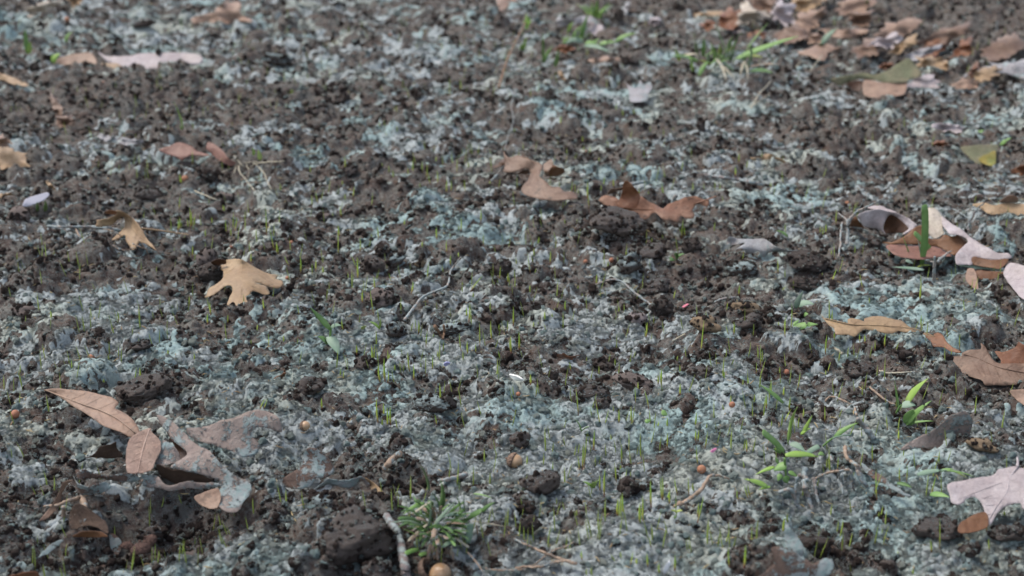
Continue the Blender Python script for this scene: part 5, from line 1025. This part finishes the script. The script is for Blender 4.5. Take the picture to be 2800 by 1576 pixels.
for k in range(80):
    a = rq.uniform(0, 6.28); r = rq.uniform(40, 300); x = 660+r*math.cos(a); y = 850+r*.75*math.sin(a); a2 = a+rq.uniform(-.7, .7); L = rq.uniform(110, 300)
    tuft.append((x, y, rq.uniform(-1, 5), x+L*math.cos(a2), y+L*.55*math.sin(a2)-rq.uniform(0, 90), rq.uniform(4, 20), rq.uniform(22, 44), rq.choice(['dark','dark','dark','dark','dark','mid','brown','brown']), rq.choice(['b','blunt']), 'blade', rq.uniform(.0, .2)))
plant('dense dark green grass clump with cut straw ends, bottom centre', 'T8', tuft, 'grass tuft', dz=.014)
def fill(lst, n, cx, cy, rx, ry, cols, L0, L1, w0, w1, up):
    for k in range(n):
        x = cx+rq.gauss(0, rx); y = cy+rq.gauss(0, ry); a = rq.uniform(-1.2, 1.2); L = rq.uniform(L0, L1)
        lst.append((x, y, 0, x+L*math.sin(a), y-L*math.cos(a)*.8, L*math.cos(a)*up, rq.uniform(w0, w1), rq.choice(cols), 'b', 'blade', .05))
    return lst
t1 = [(1980,445,4,1875,185,62,32,'mid','b','blade',0),(2100,430,4,2292,178,62,32,'mid','b','blade',.0),(2010,475,4,2530,285,48,44,'mid','b','blade',.05),(2000,430,2,2062,268,38,16,'mid','b','blade'),(1780,440,2,1790,295,32,30,'mid','b','blade'),(1870,470,2,1862,370,22,26,'mid','b','blade'),(1745,480,2,1535,440,12,34,'mid','b','blade'),(1700,560,0,1690,458,20,24,'lime','b','blade'),(1750,595,-2,1830,480,16,30,'mid','b','blade',.2),(2130,445,2,2250,455,6,30,'yel','b','blade'),(1600,480,0,1560,385,18,30,'yel','b','blade'),(2150,525,0,2400,510,8,18,'brown','b','blade'),(1880,460,12,1965,645,-6,20,'straw','b','blade',.1),(1920,510,8,2035,625,-6,16,'straw','b','blade'),(2110,480,8,2070,605,-6,18,'straw','b','blade'),(2120,500,8,2130,630,-6,14,'straw','b','blade'),(2150,560,0,2330,575,6,40,'dark','b','blade'),(1620,440,4,1750,430,10,20,'straw','b','blade')]
plant('wide grass tuft with long arching blades, left of the leaf pile', 'T10', fill(t1, 34, 1930, 480, 130, 40, ['mid','mid','dark','lime','grey','yel'], 60, 190, 14, 30, .22), 'grass tuft')
t2 = [(820,320,0,888,100,46,30,'mid','b','blade',0),(760,300,0,830,200,22,26,'mid','b','blade'),(725,260,0,765,170,20,24,'lime','b','blade'),(1100,325,0,1260,258,14,30,'mid','b','blade'),(970,350,0,1110,330,5,30,'mid','b','blade'),(840,330,2,700,345,3,44,'grey','b','blade',.25),(860,340,2,960,345,2,34,'mid','b','blade'),(690,340,0,730,290,8,22,'mid','b','blade'),(850,360,0,1060,420,-2,30,'grey','b','blade')]
plant('loose grass tuft at top centre with one tall blade', 'T10', fill(t2, 10, 800, 320, 60, 20, ['mid','grey','lime'], 50, 130, 12, 24, .22), 'grass tuft')
t3 = [(950,140,0,900,20,30,34,'mid','b','blade'),(960,140,0,1060,30,28,34,'mid','b','blade'),(950,140,0,960,0,40,30,'mid','b','blade')]
plant('blurred grass tuft at the very top, right of centre', 'T10', fill(t3, 14, 960, 130, 50, 15, ['mid','grey','lime','mid'], 70, 180, 14, 28, .22), 'grass tuft')
plant('forked grass shoot right of the slanting stick', 'T10', [(528,490,0,525,255,50,20,'mid','b','blade',0),(530,490,0,605,355,28,26,'mid','b','blade',0)], 'grass shoot', 'grass_shoot')
plant('single short blade below the small orange leaf, top centre', 'T10', [(622,525,0,648,385,30,28,'mid','b','blade',0)], 'grass shoot', 'grass_shoot')
plant('bright green sprig at the top of the slanting stick', 'T10', [(400,230,30,400,110,52,30,'lime','b','leaf',0),(400,215,32,440,160,44,22,'lime','b','leaf'),(395,210,34,380,160,44,24,'lime','b','leaf'),(405,200,34,430,130,50,20,'mid','b','leaf')], G, 'green_sprig')
plant('two short blades left of the slanting stick foot', 'T10', [(375,400,0,400,290,24,22,'lime','b','blade'),(355,400,0,362,340,14,22,'lime','b','blade')], 'grass shoot', 'grass_shoot')
plant('green blades at the left end of the long pale leaf', 'T11', [(410,490,2,470,420,16,44,'lime','b','blade'),(420,480,2,400,420,14,30,'mid','b','blade')], 'grass shoot', 'grass_shoot')
plant('faint green blades at upper left, above the long pale leaf', 'T11', [(215,420,0,195,230,36,34,'mid','b','blade'),(225,420,0,240,330,18,34,'lime','b','blade'),(510,330,0,560,250,18,30,'mid','b','blade')], 'grass shoot', 'grass_shoot')
plant('pale green blade poking out between the pile leaves', 'T7', [(990,350,0,1120,220,30,44,'grey','b','blade'),(980,370,0,1000,340,8,40,'dark','oval','blade')], 'grass shoot', 'grass_shoot')
plant('green blades behind the leaf pile near the top edge', 'T7', [(1350,100,0,1355,0,36,30,'mid','b','blade'),(1345,100,0,1300,60,14,34,'grey','b','blade')], 'grass shoot', 'grass_shoot')
plant('green blades beside the yellow-green leaf at the right', 'T7', [(2390,1140,0,2480,1080,12,30,'mid','b','blade'),(2200,1080,0,2260,1020,12,50,'mid','b','blade'),(1950,1060,0,1980,1030,8,50,'mid','oval','blade')], 'grass shoot', 'grass_shoot')
plant('two short dark blades under the lilac splinter at the left', 'B1', [(370,650,0,366,555,20,30,'mid','b','blade',0),(445,650,0,447,540,22,32,'mid','b','blade',0)], 'grass shoot', 'grass_shoot')

# ------------------------------------------------------------------ hair-thin grass seedlings, read one by one: crop: foot x, foot y, tip x, tip y
SPR = """B2:883,235,878,100;540,305,535,190;852,380,856,340;243,450,237,365;555,600,548,485;613,575,590,440;890,540,884,470;960,515,972,400;1090,505,1080,460;1140,670,1155,455;848,705,838,595;105,895,92,600;232,815,238,630;335,745,340,670;185,1050,135,800;205,1080,200,950;215,1070,210,980;818,1130,812,770;828,900,818,790;1028,1060,1030,900;1120,1000,1138,920;1215,930,1200,790;1153,900,1140,870;1010,1340,1000,1100;995,1220,935,1065;1040,1180,1000,1100;440,1275,438,1090;330,1190,280,1080;590,1240,590,1120;556,1290,556,1160;664,1260,662,1190;1700,1350,1715,1155;1180,1430,1170,1290;1340,1350,1315,1260;1545,1450,1555,1340;1255,200,1247,160;1360,310,1355,235;1320,260,1318,190;1520,300,1505,210;1560,290,1555,130;1585,190,1550,60;1648,280,1650,150;1730,390,1705,260;1802,380,1797,240;1890,470,1895,330;1935,460,1935,330;1955,210,1940,80;1990,275,1995,110;2075,460,2065,330;2105,215,2105,160;2227,755,2228,625;2030,850,2032,705;2010,840,2008,780;1870,840,1860,765;1795,930,1790,800;1892,1060,1888,930;1925,940,1922,860;1650,1000,1648,940;1930,1190,1930,1075;1980,1130,1980,1090;2010,1100,2008,1050;2255,990,2253,870;2300,930,2297,890;1470,780,1470,715;2405,435,2420,320;1785,150,1785,100;2320,380,2320,345;1630,430,1622,360;1690,340,1700,150;2415,1330,2425,1185;2500,1360,2500,1255;2395,1400,2395,1320;2365,1420,2365,1350;2120,1450,2250,1280;2045,1420,2045,1340;1855,1250,1845,1180;40,1120,42,1070;15,550,8,480
B3:55,430,50,300;215,120,213,70;425,540,432,470;300,750,280,610;590,470,600,340;630,460,628,370;768,650,750,340;745,520,748,350;655,470,655,420;530,640,540,510;505,610,510,540;450,970,412,850;255,1070,265,900;268,960,266,895;218,1090,215,1010;375,1170,382,1030;182,1270,155,1050;205,1150,195,1080;40,1190,35,1095;75,1160,80,1070;100,1155,110,1090;228,1260,238,1210;1288,770,1272,660;1190,890,1190,820;1680,920,1700,720;1700,900,1650,800;1720,900,1708,800;1495,920,1487,870;1388,960,1386,905;2005,840,2015,750;1640,1195,1640,1085;950,1210,950,1145;840,1380,843,1265;655,1435,655,1375;1500,520,1485,360;1510,550,1495,400;1355,510,1355,440;1335,440,1332,370;1010,410,1008,320;880,445,885,380;905,420,920,300;1185,105,1178,50;1310,110,1310,30;770,90,778,0;715,40,712,0;865,150,865,110;625,140,625,100;1545,280,1555,180;1515,310,1512,260;1675,260,1695,150;1790,470,1793,355;1905,430,1900,365;2010,450,2015,340;2060,430,2062,370;2215,300,2215,200;2250,170,2255,70;2325,240,2338,140;2090,540,2085,490;1545,570,1540,490;2285,1125,2300,1040;1920,1380,1922,1300;2250,1440,2260,1370;1800,720,1800,660;1095,50,1090,0;25,1340,25,1230;180,1440,178,1380;1280,1440,1278,1390;1430,1420,1430,1380;525,770,522,720
C2:83,250,68,135;428,300,408,190;452,260,443,175;122,615,122,480;868,460,850,325;1054,175,1052,65;1170,310,1130,20;1540,90,1545,0;1540,460,1560,370;1590,460,1575,320;1610,490,1612,350;1685,620,1700,450;1762,550,1763,480;2110,370,2120,180;2085,330,2085,210;2045,70,2045,0;2155,130,2155,70;2220,610,2215,370;2340,560,2328,350;2490,470,2497,345;2035,660,2015,475;2102,690,2095,555;2410,460,2412,385;2180,680,2180,570;2375,620,2395,540;2420,780,2400,645;2530,680,2527,500;998,690,995,590;1155,790,1143,590;1165,790,1175,580;1005,870,1008,750;1225,960,1213,770;1232,960,1235,890;1280,960,1270,720;1305,970,1310,845;1308,790,1305,640;1312,780,1325,680;1378,850,1377,785;1525,870,1505,660;1562,950,1560,780;1750,860,1752,685;1632,830,1632,770;1805,715,1803,650;838,945,842,815;862,945,870,845;612,1055,588,930;655,1230,648,1120;40,1235,92,1125;78,1225,113,1120;1212,1380,1195,1115;1265,1310,1262,1170;1302,1420,1300,1210;1335,1390,1332,1200;1395,1240,1390,1180;1405,1440,1385,1310;1250,1400,1250,1320;1828,1210,1820,970;1790,1390,1770,1280;275,560,272,500;413,600,413,520;2240,970,2240,930;12,450,18,385
C3:12,410,12,210;72,650,68,460;530,275,530,150;180,80,180,0;327,340,326,260;215,430,216,360;262,410,262,365;335,455,312,375;395,330,395,280;422,280,420,230;696,150,694,80;656,60,656,0;835,60,838,0;1057,260,1058,210;1330,520,1340,365;1320,515,1312,440;1375,555,1392,475;1605,150,1625,45;1280,110,1278,15;1870,720,1905,340;2125,275,2138,165;2250,105,2258,0;2145,490,2120,395;2198,490,2200,360;2205,480,2215,400;2392,500,2398,435;2462,820,2466,580;2120,715,2120,630;2178,790,2200,730;2105,960,2107,855;1480,995,1484,830;1448,985,1448,890;1665,910,1663,790;1668,1095,1668,975;582,850,570,760;745,780,742,710;1022,800,1020,730;1160,825,1180,735;862,880,862,800;130,720,128,670;183,990,182,880;235,1110,250,975;658,1300,632,1010;885,1430,825,1120;905,1440,960,1230;1225,1180,1215,1000;1250,1050,1248,960;1355,1230,1310,1030;1380,1400,1365,1230;1180,1380,1178,1200;1060,1380,1060,1230;1005,1270,1003,1190;2165,1170,2168,1085;2095,1240,2080,1180;2525,1220,2522,1080;2400,1160,2405,1080;2420,880,2420,760;1820,1440,1830,1260;1545,1440,1543,1310;1450,1440,1455,1350;1935,1440,1935,1370;1640,750,1645,700;2335,1040,2340,910;2285,1000,2290,930;2020,730,2000,680
D3:148,340,150,255;400,490,405,310;812,200,820,0;700,400,710,130;715,380,750,10;670,400,652,250;982,130,978,40;1155,210,1155,0;1090,340,1086,145;1285,290,1270,165;1540,180,1540,30;1820,110,1820,0;1845,120,1855,0;1845,360,1830,150;1912,190,1940,10;2328,220,2325,95;872,600,870,445;915,670,922,380;1035,520,1032,365;1065,550,1075,470;1120,530,1140,390;1075,410,1075,345;1380,770,1375,480;1490,710,1475,470;1497,700,1492,450;1640,650,1610,470;1755,640,1748,470;1805,610,1795,525;1045,860,1053,680;1100,870,1093,625;1268,930,1270,720;1297,920,1295,645;1560,740,1562,590;1545,720,1555,620;1625,850,1625,640;1838,930,1900,650;1840,860,1850,720;2240,700,2235,590;2340,680,2305,540;2365,670,2340,540;2300,390,2285,300;645,860,643,790;440,740,437,665;2380,1190,2375,930;2155,1370,2145,1160;2300,1370,2315,1140;1380,1165,1362,1060;695,1290,690,1190;1020,1300,980,1225;1175,1340,1200,1200;1345,1360,1337,1220;1613,1400,1615,1240;1465,1440,1460,1320;1240,1330,1240,1270;740,1440,742,1370;795,1440,792,1365;1085,1270,1080,1210
D4:1037,330,1035,140;1295,105,1298,0;685,400,695,260;1082,710,1072,380;1310,520,1305,370;1372,520,1378,340;1615,650,1670,440;195,920,195,830;150,1030,165,870;1050,1180,1095,940;1105,1145,1135,975;1700,1200,1702,870;1620,1215,1612,1090;2168,1010,2175,850;1095,860,1100,810;1285,1270,1290,1200;1440,1440,1445,1380;2195,1200,2190,1080;2340,860,2340,800;930,70,925,0
C4:610,400,606,130;630,400,638,240;665,550,663,460;225,480,238,170;170,520,175,350;150,460,190,290;120,90,180,10;110,420,110,360;350,680,345,560;438,690,412,560;395,735,396,630;570,690,585,490;595,870,625,760;575,910,573,840;912,570,910,480;962,575,958,485;1062,650,1062,545;1158,620,1170,480;1505,155,1512,0;1945,290,1932,130;1520,430,1525,290;1005,180,1005,120;1965,1170,1958,1010;1922,1120,1920,1070;565,1360,563,1200;708,1310,742,1220;1185,1440,1170,1280;165,1360,230,1230;210,1250,225,1100;30,1110,30,940;18,1150,15,990;290,1040,320,860;155,1110,160,1010;115,870,115,810;80,640,85,580;1900,640,1905,480;350,1310,352,1220;35,1430,35,1340
C1:250,385,250,300;505,350,500,250;1178,360,1165,260;455,770,420,580;195,890,200,780;715,890,705,725;1080,750,1075,685;1175,735,1172,600;1330,970,1352,815;1390,955,1385,815;40,1060,35,890;2060,390,2058,280;2258,380,2260,290;2090,300,2080,170;1875,210,1875,110;1925,750,1920,670;1665,690,1660,640;1035,965,1030,930;2490,590,2490,540;805,780,800,740
B1:1785,400,1780,270;1760,390,1755,280;1800,400,1800,300;1775,640,1785,490;1910,200,1905,30;1765,850,1765,720;1780,830,1780,700;1800,810,1800,740;1890,830,1880,600;1905,800,1895,640;1930,780,1920,700;1865,800,1855,720;2215,640,2210,580;2230,640,2225,590;2245,880,2235,720;2310,850,2315,650;2330,840,2345,720;2290,900,2285,810;2365,800,2335,700;1835,990,1830,880;1910,1100,1912,980;1925,1130,1932,1060;1725,1100,1730,1000;1555,1250,1555,1190;2100,770,2095,700;2040,900,2038,820;980,700,975,650;1295,600,1297,560;2075,570,2065,520;2490,1160,2490,1060;350,1070,345,1020
B4:28,415,28,355;155,380,140,240;675,790,685,620;515,860,515,790;545,880,545,800;570,870,575,770;175,860,172,770;100,1270,100,1120;660,1130,650,960;630,1080,628,1030;633,1360,685,1210;520,1310,540,1250;170,1300,168,1220;250,1410,250,1330;1300,1290,1300,1230;940,1420,910,1260;1520,1440,1515,1270;860,1060,862,980
A2:350,935,345,880;365,935,360,890;1250,905,1240,850;1490,910,1480,860;1380,1110,1375,1060;1400,1130,1390,1040;1608,1050,1608,1010;1918,980,1918,770;2030,910,2025,780;1225,1260,1225,1210;1275,1270,1270,1190;1305,1420,1285,1300;1400,1310,1400,1240;720,840,722,790;2225,1150,2225,1100
A3:828,1030,826,960;440,1110,450,1060;480,1240,490,1150;595,1290,590,1200;765,1260,772,1190;1037,1130,1037,1020;1100,1150,1100,1080;1150,1300,1150,1240;1208,1140,1208,1080;1370,1320,1370,1250;1600,1340,1600,1260;1650,1340,1652,1310;25,1310,28,1270;700,1440,700,1350;950,1440,945,1400;2060,1190,2065,1120"""
def mat_sprout():
    t = NT('seedling_grass'); tc = t.add('ShaderNodeTexCoord'); sp = t.add('ShaderNodeSeparateXYZ'); t.ln(tc.outputs['Generated'], sp.inputs[0]); oi = t.add('ShaderNodeObjectInfo')
    tip = t.mix(oi.outputs['Random'], (.24, .42, .05), (.42, .52, .06))
    k = t.ramp(sp.outputs[2], [(.08, (.22, .07, .045)), (.32, (.42, .44, .08)), (.6, (.30, .45, .06))]); k = t.mix(t.ramp(sp.outputs[2], [(.3, 0.0), (.6, .7)]), k, tip)
    return t.out(k, .5, .35)
def sprout_mesh(k):
    rs = random.Random(k); V = []; Fc = []; n = 7; bx = rs.uniform(-.5, .5); by = rs.uniform(-.6, .6)
    for i in range(n+1):
        s = i/n; q = (.5+.5*min(1, s*4))*max(.06, 1-s**3)*.5; x = bx*s*s*2.2-bx*2.2*s*1.0; y = by*s*s*2-by*2*s
        V += [(x-q, y, s), (x, y+q*.7, s), (x+q, y, s), (x, y-q*.5, s)]
    for i in range(n):
        for a in range(4): Fc.append((i*4+a, i*4+(a+1) % 4, i*4+4+(a+1) % 4, i*4+4+a))
    me = mesh('seedling', V, Fc); me.materials.append(M_SP); return me
M_SP = mat_sprout(); SPM = [sprout_mesh(k) for k in range(8)]
L_ = []
for line in SPR.split('\n'):
    cr, d = line.split(':')
    for q in d.split(';'):
        a = [float(v) for v in q.split(',')]; b_ = nat(cr, a[0], a[1]); t_ = nat(cr, a[2], a[3]); L_.append((b_[0], b_[1], t_[0], t_[1], cr))
L_.sort(key=lambda a: a[3]-a[1])
rest = []
rs_ = random.Random(77)
REG = {'B1': 'in the left clump near the straw spray', 'C1': 'on the pale mulch at the left', 'B2': 'left of the arched brown leaf and below it', 'B3': 'around the rust-brown leaf and the biggest mound', 'B4': 'by the rolled leaf on the right', 'C2': 'near the broad-leaved seedling and the left middle clods', 'C3': 'in the mulch around the tiny boat-shaped leaf', 'C4': 'around the flat tan leaf', 'D3': 'in the bright mulch by the dirt ball', 'D4': 'near the lilac-white leaf', 'A2': 'in the upper left half', 'A3': 'below the far grass tufts'}
for i, (x, y, x2, y2, cr_) in enumerate(L_):
    g = at(x, y, .004); z = gz(g[0], g[1]); g = at(x, y, z+.0008)
    d = ray(x2, y2); tpos = np.array([0, 0, CAM_H])+d*((g[1]+rs_.uniform(-.002, .002))/d[1])
    v = Vector(tpos-g); w = rs_.uniform(.0011, .0016)*(1+.25*(g[1]-1))
    M = Matrix.Translation(Vector(g)) @ v.to_track_quat('Z', 'Y').to_matrix().to_4x4() @ Matrix.Diagonal((w, w, v.length, 1))
    if i < 295:
        o = bpy.data.objects.new('grass_seedling', SPM[rs_.randrange(8)]); COL.objects.link(o); o.matrix_world = M
        reg = REG[cr_]; tag(o, ('tall ' if y-y2 > 42 else 'short ' if y-y2 < 27 else '')+'hair-thin green grass seedling '+reg, 'seedling', 'grass seedlings '+reg)
    else: rest.append((M, SPM[rs_.randrange(8)]))
# the smaller ones, and those too faint to read, as one mass
yy = []
while len(yy) < 1000:
    y = .72+1.7*rs_.random()**1.6; x = rs_.uniform(-1, 1)*(.336*y+.05)
    if vn(np.array([x*9.]), np.array([y*9.]), 5)[0] > .5: yy.append((x, y))
za = ground_z([a for a, b in yy], [b for a, b in yy])
for (x, y), z in zip(yy, za):
    h = rs_.uniform(.008, .019); w = rs_.uniform(.0008, .0012); v = Vector((rs_.uniform(-.25, .25), rs_.uniform(-.2, .2), 1))
    rest.append((Matrix.Translation((x, y, z-.0005)) @ v.to_track_quat('Z', 'Y').to_matrix().to_4x4() @ Matrix.Diagonal((w, w, h, 1)), SPM[rs_.randrange(8)]))
V, Fc = [], []
for M, me in rest:
    q = len(V); V += [M @ v.co for v in me.vertices]; Fc += [tuple(a+q for a in p.vertices) for p in me.polygons]
t = NT('small_seedling_grass'); t.out((.28, .36, .07), .5, .35)
tag(link('small_grass_seedlings', mesh('small_grass_seedlings', V, Fc), None, t.m), 'scattered tiny yellow-green grass seedlings too small to tell apart', None, None, 'stuff')
print('plants', time.time()-T0)
random.seed(3)
ground_build(CEIL)
M_CRUMB = mat_inst('soil_crumb', 'crumb'); M_FLAKE = mat_inst('paper_mulch', 'mulch')
tS = NT('straw_chip'); tS.out(tS.mix(tS.attr('tint_a', 'INSTANCER'), (.40, .32, .17), (.25, .17, .10)), .8, .2)
c1 = proto_coll('soil_crumb', [crumb_mesh(k) for k in range(9)], M_CRUMB)
c2 = proto_coll('mulch_flake', [flake_mesh(k) for k in range(12)], M_FLAKE)
c3 = proto_coll('mulch_fibre', [fibre_mesh(k+50) for k in range(10)], M_FLAKE)
c4 = proto_coll('straw_chip', [chip_mesh(k) for k in range(5)], tS.m)
scatter('soil_crumbs', 'countless dark brown crumbs of soil lying loose over the ground', c1, 9, 78000, 1, (.0006, .0036), 'soil', .05, extra=SURF2)
scatter('mulch_flakes', 'ragged blue-green flakes of sprayed paper mulch over the soil', c2, 12, 112000, 2, (.0010, .0042), 'mulch', .05, True, extra=SURF)
scatter('mulch_fibres', 'fine pale curly fibres standing out of the mulch', c3, 10, 155000, 3, (.0012, .0052), 'fibre', .05, True)
scatter('straw_chips', 'tiny straw coloured chips strewn in the mulch', c4, 5, 4500, 4, (.0012, .0032), 'any', .6, True)
print('done', time.time()-T0)
